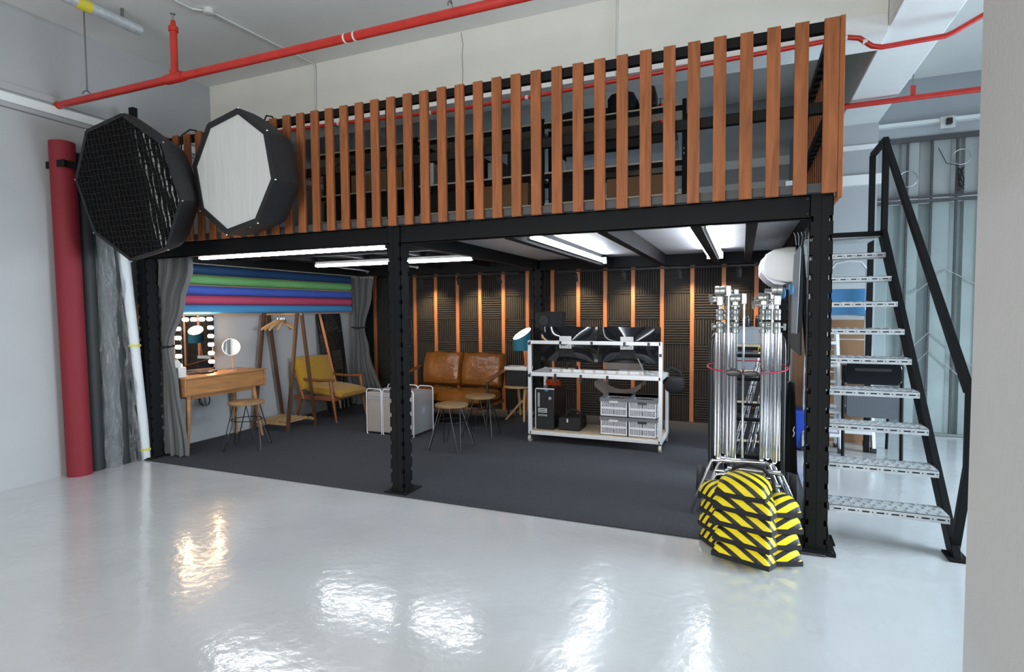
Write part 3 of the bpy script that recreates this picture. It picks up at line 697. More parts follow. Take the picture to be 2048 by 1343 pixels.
mm = thing('round_mirror', 'small round makeup mirror on a stem, right end of the dressing table', 'mirror', (-6.70, 1.075, .812))
build('foot', MB().lathe((-6.70, 1.075, .812), [(.055, 0), (.055, .008), (.01, .016)], 20), 'chrome', mm)
build('stem', MB().cyl((-6.70, 1.075, .82), (-6.70, 1.065, .99), .006, 10), 'pine', mm)
R = rz(math.radians(-48)) @ ry(math.radians(-2))
f1 = MB().lathe((0, 0, 0), [(.100, -.008), (.104, 0), (.100, .008)], 32, 'x'); f1.v = [tuple(V((-6.70, 1.06, 1.085)) + R @ V(v)) for v in f1.v]; build('mirror_rim', f1, 'chrome', mm)
f1 = MB().lathe((0, 0, 0), [(.094, .006), (.094, .0105)], 32, 'x'); f1.v = [tuple(V((-6.70, 1.06, 1.085)) + R @ V(v)) for v in f1.v]; build('mirror_glass', f1, 'mirror', mm)
tb_ = thing('tissue_box', 'white tissue box with tissue sticking up, left end of dressing table', 'tissue box', (-6.60, .29, .812))
build('box_body', MB().box(-6.66, -6.54, .265, .355, .812, .925), 'white', tb_, bevel=.008)
build('tissue', MB().prism([(.275, .925), (.345, .925), (.35, .95), (.30, 1.01), (.27, .99)], -6.615, -6.60, 'x'), 'white', tb_)
build('makeup_brushes', MB().tube([(-6.70, .50, .822), (-6.66, .56, .825), (-6.70, .60, .822), (-6.74, .55, .825), (-6.70, .49, .822)], .006, 8).box(-6.76, -6.66, .62, .78, .812, .83), 'blackplastic', label='small black cable and tray in front of the lit mirror', cat='tray')

# clothes rack
ck = thing('clothes_rack', 'walnut A-frame clothes rack with pine rail and slatted base', 'clothes rack', (-6.57, 1.7, 0))
for x in (-6.85, -6.30):
    for yb, yt in ((1.49, 1.70), (1.985, 1.775)): build('leg', MB().bar((x, yb, 0), (x, yt, 1.475), .036, .036, (1, 0, 0)), 'walnut', ck, bevel=.003)
build('rail', MB().cyl((-6.89, 1.737, 1.462), (-6.27, 1.737, 1.462), .0145, 14), 'pine', ck)
for y in (1.525, 1.95): build('base_rail', MB().box(-6.85, -6.30, y-.012, y+.012, .085, .115), 'pine', ck)
for i in range(7): build('base_slat', MB().box(-6.83+.078*i, -6.80+.078*i, 1.53, 1.945, .115, .127), 'pine', ck)
hprof = [(0, .05), (.03, .045), (.10, .005), (.19, -.05), (.205, -.075), (.19, -.09), (.17, -.07), (.09, -.02), (0, .015)]
hprof = hprof + [(-a, b_) for a, b_ in hprof[-2:0:-1]]
for k, (x, a) in enumerate(((-6.66, 55), (-6.61, 30), (-6.585, 5), (-6.55, -22))):
    c = V((x, 1.737, 1.345)); h = thing('clothes_hanger', '%s of four pine clothes hangers bunched on the rack rail' % ('frontmost', 'second', 'third', 'rearmost')[[3, 2, 1, 0][k]], 'hanger', c, 'clothes hangers')
    m_ = MB().prism(hprof, -.012, .012, 'y'); Rm = rz(math.radians(90-a)); m_.v = [tuple(c + Rm @ V(v)) for v in m_.v]
    build('hanger_body', m_, 'pine', h, bevel=.004)
    build('hook', MB().tube([c+V((0, 0, .045)), c+V((0, 0, .085))] + [c + V((0, -.018*math.cos(t), .117+.0-.018*math.sin(t)*-1)) for t in [PI*(.9-.17*i) for i in range(-3, 6)]], .0025, 6), 'chrome', h)

# hairpin stools
def stool(x, y, h, r, label, rot=0):
    t = thing('stool', label, 'stool', (x, y, 0), 'round hairpin-leg stools')
    build('seat', MB().lathe((x, y, h-.032), [(r-.012, 0), (r, .006), (r, .026), (r-.008, .032)], 40), 'stoolwood', t)
    for i in range(4):
        a = rot+PI/4+i*PI/2; f = V((math.cos(a), math.sin(a), 0)); s = V((-f.y, f.x, 0)); c = V((x, y, 0))
        p0 = c+f*(r*.62)+s*.06+V((0, 0, h-.032)); p1 = c+f*(r*.62)-s*.06+V((0, 0, h-.032)); ft = c+f*(r+.075)
        pts = [p0, ft+s*.018+V((0, 0, .03)), ft+s*.010+V((0, 0, .010)), ft+V((0, 0, .006)), ft-s*.010+V((0, 0, .010)), ft-s*.018+V((0, 0, .03)), p1]
        build('hairpin_leg', MB().tube(pts, .0055, 8), 'darkmetal', t)
    build('ring', MB().tube(arc((x, y, h*.62), r*.84, 0, 2*PI, 36, 'xy')[:-1], .005, 8, True), 'darkmetal', t)
stool(-6.14, .745, .525, .186, 'round hairpin stool in front of the dressing table', .5)
stool(-4.03, 1.53, .495, .178, 'round hairpin stool beside the silver towers, nearer the camera', .0)
stool(-3.99, 2.17, .495, .178, 'round hairpin stool just in front of the sofa', .1)

# mustard armchair, facing right
ac = thing('armchair', 'teak lounge armchair with mustard tweed cushions by the left wall', 'armchair', (-6.45, 2.48, 0))
RB = ry(math.radians(-20))
build('seat_cushion', MB().pillow((-6.36, 2.49, .405), .62, .56, .15, ry(math.radians(6)), 16, .3, .3), 'mustard', ac)
build('back_cushion', MB().pillow((-6.72, 2.47, .655), .13, .56, .52, ry(math.radians(-16)), 16, .3, .3) if False else MB().pillow((-6.715, 2.45, .645), .46, .66, .13, ry(math.radians(-107)), 16, .3, .35), 'mustard', ac)
for y in (2.17, 2.80):
    build('arm', MB().tube([(-6.80, y, .60), (-6.62, y, .572), (-6.4, y, .565), (-6.22, y, .578), (-6.15, y, .575)], [.018, .02, .02, .022, .02], 10), 'teak', ac)
    build('front_leg', MB().tube([(-6.20, y, .57), (-6.18, y, .40), (-6.11, y, 0)], [.026, .024, .014], 12), 'teak', ac)
    build('rear_leg', MB().tube([(-6.70, y-.01, .34), (-6.80, y, 0)], [.024, .014], 12), 'teak', ac)
    build('back_post', MB().tube([(-6.66, y, .30), (-6.79, y, .62), (-6.86, y, .80)], [.024, .02, .016], 12), 'teak', ac)
    build('side_rail', MB().bar((-6.84, y, .33), (-6.17, y, .33), .022, .06), 'teak', ac, bevel=.004)
build('front_rail', MB().bar((-6.15, 2.17, .32), (-6.15, 2.80, .34), .03, .05), 'teak', ac, bevel=.004)
build('top_rail', MB().bar((-6.865, 2.17, .79), (-6.865, 2.80, .79), .02, .05), 'teak', ac, bevel=.004)

# tall leaning mirror
tm = thing('tall_mirror', 'tall black-framed mirror leaning on the left wall behind the armchair', 'mirror', (-6.78, 3.0, 0))
def leanbox(x_, y0, y1, z0, z1, t0, t1, r_, m, nm, par):
    mb = MB().prism(rr2(y0, y1, z0, z1, r_), t0, t1, 'x'); mb.v = [(a+x_+(1.46-c)*.13, b_, c) for a, b_, c in mb.v]; return build(nm, mb, m, par)
leanbox(-6.885, 2.70, 3.22, .02, 1.47, -.02, .0, .05, 'blackmatte', 'frame', tm)
leanbox(-6.885, 2.715, 3.205, .035, 1.455, .0, .0025, .045, 'mirror', 'mirror_glass', tm)

# ================================================================ silver towers
def tower(x0, y0, label):
    W, D, H = .212, .455, .56; t = thing('computer_tower', label, 'computer tower', (x0+W/2, y0, 0), 'silver computer towers')
    build('case', MB().box(x0, x0+W, y0+.01, y0+D-.01, .035, .522), 'silver', t, bevel=.008)
    build('front_panel', MB().box(x0+.012, x0+W-.012, y0+.003, y0+.012, .045, .515), 'silverfront', t, bevel=.002, label='perforated warm grey front')
    for i, z in enumerate((.475, .44)): build('drive_door', MB().box(x0+.018, x0+W-.018, y0-.0, y0+.006, z-.012, z+.012), 'silver', t, bevel=.002)
    for yy in (y0, y0+D-.012):
        o = rr2(x0, x0+W, .0, H, .035, 5)
        build('handle_frame', MB().tube([(a, yy+.006, c) for a, c in [(p, q if q > .006 else .006) for p, q in o]], .0065, 8, True), 'alu', t)
    mk = MB().prism([(-.030, .01), (-.026, .032), (-.008, .038), (.004, .033), (.020, .038), (.030, .026), (.024, .010), (.030, -.006), (.020, -.034), (.006, -.038), (-.004, -.034), (-.018, -.038), (-.028, -.018)], 0, .002, 'x')
    mk.prism([(.0, .042), (.012, .046), (.014, .060), (.003, .056)], 0, .002, 'x')
    mk.v = [(a+x0+W, b_+y0+D*.5, c+.30) for a, b_, c in mk.v]
    build('side_emblem', mk, 'logo', t, label='faint lilac fruit emblem')
tower(-5.34, 1.79, 'silver computer tower, leftmost of the row behind the middle post')
tower(-5.115, 1.80, 'silver computer tower directly behind the middle post')
tower(-4.89, 1.79, 'silver computer tower, rightmost of the row, showing its side')

# ================================================================ leather sofa
so = thing('sofa', 'tan leather two-seat sofa with wooden arms before the foam wall', 'sofa', (-4.76, 2.85, 0))
for x, lab in ((-5.075, 0), (-4.455, 0)):
    build('back_cushion', MB().pillow((x, 3.23, .67), .62, .48, .25, rx(math.radians(78)), 20, .30, .30), 'leather', so)
    build('seat_cushion', MB().pillow((x, 2.80, .37), .63, .72, .19, rx(math.radians(-3)), 18, .25, .45), 'leather', so)
build('base_frame', MB().box(-5.37, -4.15, 2.50, 3.25, .235, .275), 'teak', so, bevel=.005)
for x in (-5.44, -4.10):
    build('arm', MB().prism([(2.56, .60), (2.62, .62), (3.20, .71), (3.22, .69), (2.62, .585)], x-.035, x+.035, 'x'), 'teak', so, bevel=.01)
    build('front_leg', MB().tube([(x, 2.60, .60), (x, 2.60, .30), (x, 2.56, .0)], [.017, .017, .011], 10), 'darkmetal', so)
    build('rear_leg', MB().tube([(x, 3.20, .68), (x, 3.24, .30), (x, 3.30, .0)], [.017, .017, .011], 10), 'darkmetal', so)

# side stool with amplifier and teal lamp
ss = thing('side_table', 'small wooden side table with round top and splayed legs, right of sofa', 'side table', (-3.93, 3.3, 0))
build('top', MB().lathe((-3.95, 3.25, .445), [(.17, 0), (.185, .008), (.185, .024), (.175, .03)], 32), 'pine', ss)
build('leg', MB().tube([(-3.85, 3.28, .445), (-3.84, 3.20, .28), (-3.80, 3.10, .0)], [.022, .02, .015], 10), 'pine', ss)
build('leg', MB().tube([(-3.88, 3.25, .27), (-4.10, 3.16, .0)], [.018, .014], 10), 'pine', ss)
build('leg', MB().tube([(-3.98, 3.35, .445), (-4.0, 3.48, .0)], [.022, .014], 10), 'pine', ss)
am = thing('media_box', 'dark box with a white lid on the wooden side table', 'box', (-3.93, 3.25, .475))
build('body', MB().box(-4.08, -3.78, 3.14, 3.36, .476, .69), 'blackplastic', am, bevel=.004); build('lid', MB().box(-4.095, -3.77, 3.13, 3.37, .69, .735), 'whitepaint', am, bevel=.004)
lp = thing('table_lamp', 'teal drum lamp with slanted glowing top, right of the sofa', 'lamp', (-3.83, 3.1, .735))
build('stem', MB().cyl((-3.81, 3.2, .735), (-3.81, 3.15, 1.0), .016, 12), 'strip', lp)
n = 32; c = V((-3.815, 3.08, 1.09)); rr_ = .118
def shade(r_, flip=1):
    mb = MB()
    vs = [(c.x+r_*math.cos(2*PI*i/n), c.y+r_*math.sin(2*PI*i/n), .965) for i in range(n)]
    vt = [(c.x+r_*math.cos(2*PI*i/n), c.y+r_*math.sin(2*PI*i/n), 1.185+.045*math.cos(2*PI*i/n)+.06*math.sin(2*PI*i/n)) for i in range(n)]
    mb.add(vs+vt, [(i, (i+1) % n, (i+1) % n+n, i+n) for i in range(n)]+[tuple(range(n))[::-1]]); return mb, vt
mb, vt = shade(rr_); build('shade', mb, 'teal', lp)
mb, vt = shade(rr_-.004); mb.f = mb.f; build('shade_lining', mb, 'shadein', lp, label='glowing pale lining')
build('lamp_bulb', MB().sphere((c.x, c.y, 1.09), .035, 14), 'shadein', lp)
build('mic_stand', MB().cyl((-4.05, 3.45, .012), (-4.05, 3.45, .92), .009, 8).cyl((-4.10, 3.45, .80), (-4.0, 3.45, .80), .006, 6).lathe((-4.05, 3.45, .012), [(.09, 0), (.09, .012), (.01, .02)], 16), 'blackmatte', label='thin black stand between sofa and lamp', cat='stand')

# ================================================================ editing cart
ct = thing('utility_cart', 'white aluminium profile cart on castors with two shelves', 'cart', (-2.62, 2.4, 0))
X0, X1, Y0, Y1 = -3.345, -1.91, 2.12, 2.66
def prof(p, q, nm='rail', s=.038):
    b = MB().bar(p, q, s, s, (0, 0, 1) if abs(V(q).z-V(p).z) < .1 else (0, 1, 0)); return build(nm, b, 'alu', ct, bevel=.003)
for x in (X0, X1): prof((x, Y0, .10), (x, Y0, 1.155), 'upright'); prof((x, Y1, .10), (x, Y1, .80), 'upright')
prof((X0, Y0, 1.135), (X1, Y0, 1.135))
for z in (.775, .115):
    for y in (Y0, Y1): prof((X0, y, z), (X1, y, z))
    for x in (X0, X1): prof((x, Y0, z), (x, Y1, z))
build('shelf_board', MB().box(X0, X1, Y0-.01, Y1+.01, .785, .797), 'alu', ct); build('shelf_board', MB().box(X0, X1, Y0, Y1, .125, .14), 'ply', ct)
for x in (X0, X1):
    for y in (Y0, Y1):
        w_ = build('castor', MB().lathe((x, y, .045), [(.02, -.014), (.042, -.014), (.044, 0), (.042, .014), (.02, .014)], 18, 'x'), 'silverfront', ct)
        build('castor_fork', MB().box(x-.02, x-.016, y-.015, y+.015, .04, .10).box(x+.016, x+.02, y-.015, y+.015, .04, .10).box(x-.02, x+.02, y-.02, y+.02, .085, .098), 'chrome', w_)
for x, z in ((-2.98, 1.135), (-2.63, 1.135), (-2.28, 1.135), (-2.03, 1.135), (X0, 1.12), (X0, .76), (X1, 1.02)): build('corner_clip', MB().box(x-.013, x+.013, Y0-.028, Y0-.018, z-.016, z+.016), 'blackplastic', ct, bevel=.003)
for x in (-3.04, -2.75, -2.46): build('cable_clip', MB().box(x-.013, x+.013, Y0-.03, Y0-.018, .70, .79), 'blackplastic', ct, bevel=.004)

def monitor(x0, x1, lab):
    xm = (x0+x1)/2; t = thing('monitor', lab, 'monitor', (xm, 2.33, .92), 'monitors above the cart')
    def back(a, b_):
        x = x0+(x1-x0)*a; z = .905+.395*b_; u = 2*a-1; v = 2*b_-1
        return V((x, 2.36-.055*(1-u*u)*(1-v*v)-.05*math.exp(-((u*1.5)**2+(v-.05)**2*1.6))+.02*u*u, z))
    build('back_shell', MB().shell(back, 22, 16, (0, .018, 0)), 'blackgloss', t)
    build('screen', MB().box(x0+.01, x1-.01, 2.385, 2.398, .915, 1.29), 'blackmatte', t)
    p_ = build('mount_plate', MB().box(xm-.07, xm+.07, 2.235, 2.243, 1.062, 1.20), 'white', t, bevel=.003)
    for dx in (-.045, .045):
        build('plate_bolt', MB().cyl((xm+dx, 2.232, 1.085), (xm+dx, 2.236, 1.085), .006, 8), 'darkmetal', p_)
    build('mount_arm', MB().bar((xm, 2.14, 1.12), (xm, 2.24, 1.12), .05, .035), 'blackplastic', t)
    build('port_panel', MB().box(xm-.085, xm+.085, 2.262, 2.27, .97, 1.055), 'blackmatte', t)
monitor(-3.30, -2.632, 'left of the two glossy black monitors seen from behind on the cart')
monitor(-2.615, -1.945, 'right of the two glossy black monitors seen from behind on the cart')
build('keyboard', MB().box(-2.86, -2.42, 2.40, 2.53, .797, .815), 'blackplastic', label='black keyboard lying on the upper shelf of the cart', cat='keyboard', bevel=.004)
pw = thing('power_strip', 'long white multi-socket power strip on the cart shelf', 'power strip', (-2.6, 2.24, .797))
build('strip_body', MB().box(-3.12, -2.10, 2.215, 2.27, .797, .83), 'white', pw, bevel=.005)
for i in range(8): build('socket', MB().box(-3.02+.125*i, -2.99+.125*i, 2.212, 2.272, .799, .833), 'silverfront', pw)
hp = thing('headphones', 'black headphones resting on the cart shelf', 'headphones', (-2.93, 2.36, .797))
build('headband', MB().tube(arc((-2.93, 2.36, .83), .06, 0, PI, 12), .007, 8), 'blackplastic', hp)
for dx in (-.06, .06): build('ear_cup', MB().lathe((-2.93+dx, 2.36, .83), [(.02, -.012), (.03, -.01), (.03, .01), (.02, .012)], 14, 'x'), 'blackplastic', hp)
build('sunglasses_case', MB().pillow((-3.12, 2.28, .806), .09, .05, .02), 'teak', label='small brown case at left end of the cart shelf', cat='case')
build('grey_cable', MB().tube([(-2.12, 2.22, .81), (-2.06, 2.30, .83), (-2.0, 2.24, .81), (-2.07, 2.18, .82), (-2.11, 2.28, .84), (-2.2, 2.34, 1.0), (-2.25, 2.33, 1.08)], .006, 8), 'castgrey', label='grey cable bundle at right end of the cart shelf', cat='cable')

# tower PC, bag and cables on the lower shelf
pcx = thing('desktop_computer', 'black desktop computer with rear labels on the cart bottom shelf', 'computer', (-3.19, 2.45, .14))
build('case', MB().box(-3.30, -3.085, 2.185, 2.64, .15, .605), 'blackplastic', pcx, bevel=.004)
build('silver_edge', MB().box(-3.306, -3.08, 2.178, 2.19, .600, .612).box(-3.306, -3.298, 2.178, 2.19, .145, .612), 'alu', pcx)
build('rear_panel', MB().box(-3.292, -3.09, 2.179, 2.186, .155, .597), 'blackmatte', pcx)
build('fan_hub', MB().lathe((-3.13, 2.176, .50), [(.02, 0), (.016, -.004)][::-1], 16, 'y'), 'castgrey', pcx)
for z0, z1 in ((.335, .385), (.295, .313)):
    s_ = build('sticker', MB().box(-3.27, -3.165, 2.1765, 2.1795, z0, z1), 'sticker', pcx, label='pale printed sticker')
    for i in range(2 if z1-z0 > .03 else 1):
        zc = z0+(z1-z0)*(.3+.4*i)
        build('print_line', MB().box(-3.262, -3.18, 2.1755, 2.1767, zc-.003, zc+.003), 'ink', s_)
build('port_row', MB().box(-3.275, -3.25, 2.176, 2.1795, .40, .56), 'castgrey', pcx)
build('tag', MB().box(-3.19, -3.15, 2.1735, 2.178, .58, .60), 'bluefab', pcx, label='small blue tag')
def coil(name, c, r, m, lab, cat='cable coil', n=4):
    pts = []
    for i in range(n*14): t = 2*PI*i/14; pts.append(V(c)+V(((r+.012*math.sin(i*.7))*math.cos(t), (r*.7+.01*math.cos(i))*math.sin(t), .008+.0035*i/3)))
    return build(name, MB().tube(pts, .006, 6), m, label=lab, cat=cat)
coil('cable_coil', (-3.165, 2.40, .612), .085, 'orange', 'coiled orange cable on top of the desktop computer')
bg = thing('camera_bag', 'black padded bag beside the desktop computer on the cart', 'bag', (-2.93, 2.35, .14))
build('bag_body', MB().prism(rr2(-3.05, -2.79, .142, .285, .03), 2.22, 2.50, 'y'), 'blackmatte', bg, bevel=.015)
build('strap', MB().tube(arc((-2.9, 2.33, .27), .09, 0, PI, 12) , .014, 8), 'blackmatte', bg); build('luggage_tag', MB().box(-2.945, -2.93, 2.212, 2.218, .235, .275), 'white', bg)

# folding crates
def crate_mesh(W, D, H):
    b = MB(); t = .006
    def wall(P, L):
        # wall with a grid of square openings built from bars
        zs = [0, .018, H*.42, H*.52, H*.80, H]
        cols = 14; a = L*.07; p = (L-2*a)/cols
        b_ = []
        for z0, z1 in ((0, .022), (H*.40, H*.52), (H*.80, H)): b_.append((0, L, z0, z1))
        for z0, z1 in ((.022, H*.40), (H*.52, H*.80)):
            b_.append((0, a, z0, z1)); b_.append((L-a, L, z0, z1)); b_.append((L/2-p*.55, L/2+p*.55, z0, z1))
            for i in range(1, cols): b_.append((a+i*p-p*.22, a+i*p+p*.22, z0, z1))
            for k in (1, 2): zc = z0+(z1-z0)*k/3; b_.append((a, L-a, zc-.0028, zc+.0028))
        for q in b_: P(*q)
    wall(lambda a0, a1, z0, z1: b.box(a0-W/2, a1-W/2, 0, t, z0, z1), W)
    wall(lambda a0, a1, z0, z1: b.box(a0-W/2, a1-W/2, D-t, D, z0, z1), W)
    wall(lambda a0, a1, z0, z1: b.box(-W/2, -W/2+t, a0, a1, z0, z1), D)
    wall(lambda a0, a1, z0, z1: b.box(W/2-t, W/2, a0, a1, z0, z1), D)
    b.box(-W/2, W/2, 0, D, 0, .005)
    return b
CW, CD, CH_ = .298, .40, .202
def crate(x, z, lab, grip, scr=False, stuff_=False, first=None):
    t = thing('crate', lab, 'crate', (x, 2.165, z), 'pale folding crates on the cart')
    m_ = crate_mesh(CW, CD, CH_-.006); m_.v = [(a+x, b_+2.165, c+z) for a, b_, c in m_.v]
    build('lattice_body', m_, 'cratewhite', t, smooth=False)
    r_ = MB()
    for a0, a1, b0, b1 in ((-CW/2-.003, CW/2+.003, -.004, .006), (-CW/2-.003, CW/2+.003, CD-.006, CD+.004), (-CW/2-.003, -CW/2+.007, 0, CD), (CW/2-.007, CW/2+.003, 0, CD)): r_.box(a0+x, a1+x, b0+2.165, b1+2.165, z+CH_-.042, z+CH_-.004)
    build('rim', r_, 'crategrey', t, label='darker grey rim')
    build('hand_grip', MB().prism(rr2(x-.05, x+.05, z+CH_-.058, z+CH_-.032, .012), 2.157, 2.162, 'y'), 'blackplastic' if grip else 'whitepaint', t)
    if scr:
        for i, pl in enumerate(([(-.055, .0), (-.05, .018), (-.042, .005), (-.035, .018), (-.03, .0)], [(-.022, .0), (-.022, .017), (-.010, .017)], [(-.004, 0), (.004, .018), (.012, 0)], [(.02, .018), (.034, .018), (.02, .0), (.034, 0)], [(.052, .017), (.042, .010), (.052, .0)])):
            build('pen_mark', MB().tube([(x+a, 2.159, z+CH_-.062+c) for a, c in pl], .0022, 5), 'ink', t)
crate(-2.405, .142, 'pale crate, bottom left of the four on the cart', False)
crate(-2.102, .142, 'pale crate, bottom right of the four on the cart', True)
crate(-2.405, .346, 'pale crate with black pen marks, top left of the four', False, True)
crate(-2.102, .346, 'pale crate with black grip and cables inside, top right of four', True)
coil('cable_coil', (-2.10, 2.36, .46), .10, 'blackplastic', 'black cables heaped in the top right crate', n=3)
coil('cable_coil', (-2.41, 2.36, .46), .10, 'blackplastic', 'black cables heaped in the top left crate', n=3)
mcb = thing('hanging_bag', 'black camera strap bag hung on the back right corner of the cart', 'bag', (-1.80, 2.63, .6))
build('pouch', MB().pillow((-1.82, 2.62, .66), .22, .16, .18, None, 12, .4, .3), 'blackmatte', mcb); build('strap', MB().tube([(-1.93, 2.62, .66), (-1.92, 2.62, .80), (-1.86, 2.62, .84), (-1.77, 2.62, .80), (-1.73, 2.62, .70)], .022, 8), 'blackmatte', mcb)

# office chair behind the cart, speaker
oc = thing('office_chair', 'taupe office chair behind the editing cart', 'chair', (-2.52, 3.05, 0))
def seatfn(a, b_):
    u = 2*a-1; return V((-2.52+.28*u, 2.90+.34*b_, .49+.13*abs(u)**2.2-.0*b_))
build('seat_shell', MB().shell(seatfn, 18, 8, (0, 0, -.055)), 'taupe', oc)
def backfn(a, b_):
    u = 2*a-1; return V((-2.52+.22*u*(1+.2*b_), 3.30-.05*u*u+.05*b_, .62+.38*b_))
build('backrest', MB().shell(backfn, 14, 8, (0, .03, 0)), 'taupe', oc)
build('gas_column', MB().cyl((-2.52, 3.06, .10), (-2.52, 3.06, .45), .025, 12), 'blackplastic', oc)
for i in range(5):
    a = 2*PI*i/5+.25; e = V((-2.52+.27*math.cos(a), 3.06+.27*math.sin(a), .08))
    l_ = build('base_arm', MB().tube([(-2.52, 3.06, .13), e], [.022, .014], 8), 'blackplastic', oc)
    build('castor', MB().lathe(e+V((0, 0, -.045)), [(.01, -.02), (.026, -.018), (.026, .018), (.01, .02)], 12, 'x'), 'blackplastic', l_)
sk = thing('studio_speaker', 'black studio speaker with a round badge above the left monitor', 'speaker', (-3.36, 2.86, 1.26))
build('cabinet', MB().box(-3.53, -3.19, 2.80, 3.0, 1.268, 1.47), 'blackmatte', sk, bevel=.008)
build('cone_ring', MB().lathe((-3.415, 2.797, 1.365), [(.068, .004), (.072, 0), (.072, .006)], 28, 'y'), 'darkmetal', sk)
build('cone', MB().lathe((-3.415, 2.796, 1.365), [(.064, .0), (.064, .006)], 28, 'y'), 'blackplastic', sk)
for i in range(5): build('badge_letter', MB().box(-3.455+.017*i, -3.443+.017*i, 2.793, 2.797, 1.357, 1.374), 'darkmetal', sk)
build('speaker_stand', MB().cyl((-3.36, 2.90, .02), (-3.36, 2.90, 1.25), .018, 12).box(-3.47, -3.25, 2.80, 3.0, 1.25, 1.266).box(-3.50, -3.22, 2.76, 3.04, .012, .025), 'blackmatte', label='black pole stand carrying the studio speaker', cat='speaker stand')

# ================================================================ softboxes
def octa(C, th, ph, ro, R, depth, name, label, grid=False, rimw=.03):
    C = V(C); n = V((math.sin(th)*math.cos(ph), -math.cos(th)*math.cos(ph), math.sin(ph)))
    u = V((math.cos(th), math.sin(th), 0)); v = n.cross(u)
    if v.z < 0: v = -v
    def P(r, a, d): a = a+ro; return C + r*(-math.sin(a)*u + math.cos(a)*v) - d*n
    t = thing(name, label, 'softbox', C, 'octagonal softboxes')
    def rad(a, R_, k):                      # octagon radius blended towards a circle
        m_ = a % (PI/4); oc_ = R_*math.cos(PI/8)/math.cos(m_-PI/8); return oc_*(1-k)+R_*.96*k
    NA = 64
    prof_ = ([(0, 1.0, 0), (.10, 1.0, .1), (.30, .97, .35), (.50, .89, .5), (.68, .77, .6), (.83, .60, .7), (.94, .38, .9), (1.0, .14, 1)] if grid else
             [(0, 1.0, 0), (.15, 1.0, .1), (.40, 1.0, .3), (.62, .98, .5), (.80, .90, .6), (.92, .72, .7), (.98, .45, .9), (1.0, .14, 1)])
    def shell(a, b_):
        i = b_*(len(prof_)-1); k = min(int(i), len(prof_)-2); f = i-k; d0, r0, k0 = prof_[k]; d1, r1, k1 = prof_[k+1]
        d, r, kk = d0+(d1-d0)*f, r0+(r1-r0)*f, k0+(k1-k0)*f; A = 2*PI*a
        rib = 1-.03*abs(math.sin(4*A))*(d*2 if d < .5 else 1)
        return P(rad(A, R, kk)*r*rib, A, d*depth)
    def inner(a, b_):
        p = shell(a, b_); return C + (p-C)*.985 - n*.004
    build('shell', MB().grid(shell, NA, 15, True).grid(inner, NA, 15, True), 'softblack', t)
    build('speed_ring', MB().cyl(C-n*(depth*.97), C-n*(depth+.05), R*.16, 20), 'blackplastic', t)
    k = [P(R*1.0, i*PI/4, .0) for i in range(8)]; k2 = [P(R-rimw, i*PI/4, .0) for i in range(8)]
    k3 = [p-n*.02 for p in k2]
    rim = MB().add(k+k2+k3, [(i, (i+1) % 8, 8+(i+1) % 8, 8+i) for i in range(8)]+[(8+i, 8+(i+1) % 8, 16+(i+1) % 8, 16+i) for i in range(8)])
    build('rim', rim, 'softblack', t, smooth=False)
    D = .065 if grid else .012
    dv = [P(R*.99, i*PI/4, D) for i in range(8)]
    mb = MB(); m_ = 22
    def df(a, b_):
        A = 2*PI*a; return P(rad(A, R-.012, 0)*b_, A, D+.012*(1-b_*b_))
    mb.grid(df, 64, 10, True); build('diffuser', mb, 'diffuser', t)
    for i in range(8): build('rod_tip', MB().sphere(P(R*1.0, i*PI/4, .004), .008, 8), 'chrome', t)
    if grid:
        g = MB(); sp = .047; ap = R*math.cos(PI/8); Rin = R-.006
        def clip(o, horiz):
            # chord of the rotated octagon at offset o along one axis, in the local (s,t) frame with rotation ro
            pts = []
            for i in range(8):
                a0 = i*PI/4+ro; a1 = a0+PI/4
                p = (-math.sin(a0)*Rin, math.cos(a0)*Rin); q = (-math.sin(a1)*Rin, math.cos(a1)*Rin)
                x0, x1 = (p[1], q[1]) if horiz else (p[0], q[0])
                if (x0-o)*(x1-o) < 0:
                    f = (o-x0)/(x1-x0); pts.append((p[0]+(q[0]-p[0])*f) if horiz else (p[1]+(q[1]-p[1])*f))
            return (min(pts), max(pts)) if len(pts) == 2 else None
        for hz in (0, 1):
            i = -13
            while i <= 13:
                c_ = clip(i*sp, hz)
                if c_:
                    N = 16; w_ = []
                    for j in range(N+1):
                        s = c_[0]+(c_[1]-c_[0])*j/N; wob = .006*math.sin(j*2.1+i*1.7)
                        a_, b_ = (s, i*sp+wob) if hz else (i*sp+wob, s)
                        base_ = C + u*a_ + v*b_
                        dp_ = .056 if hz or i < 4 else .030+.010*math.sin(i*1.9+j*.8)
                        if hz: dp_ = .056-.022*max(0, min(1, (s-.2)/.3))*(.5+.5*math.sin(i*2.3+j))
                        w_.append((base_+n*.002, base_-n*dp_))
                    off_ = (v if hz else u)*.0012
                    vs = [p+off_ for ab in w_ for p in ab] + [p-off_ for ab in w_ for p in ab]; M_ = 2*(N+1)
                    fs = []
                    for j in range(N):
                        fs += [(2*j, 2*j+2, 2*j+3, 2*j+1), (M_+2*j, M_+2*j+1, M_+2*j+3, M_+2*j+2), (2*j, M_+2*j, M_+2*j+2, 2*j+2)]
                    g.add(vs, fs)
                i += 1
        build('egg_crate_grid', g, 'softblack', t, smooth=False)
    return t, P, n
sA, PA, nA = octa((-5.857, -.647, 2.511), .045, -.185, -.218, .60, .46, 'softbox', 'large black octagonal softbox with egg-crate grid, left of the white one', True)
sB, PB, nB = octa((-4.905, -.44, 2.605), -.075, -.027, -.22, .495, .375, 'softbox', 'octagonal softbox with plain white front hung on the railing', False, .045)
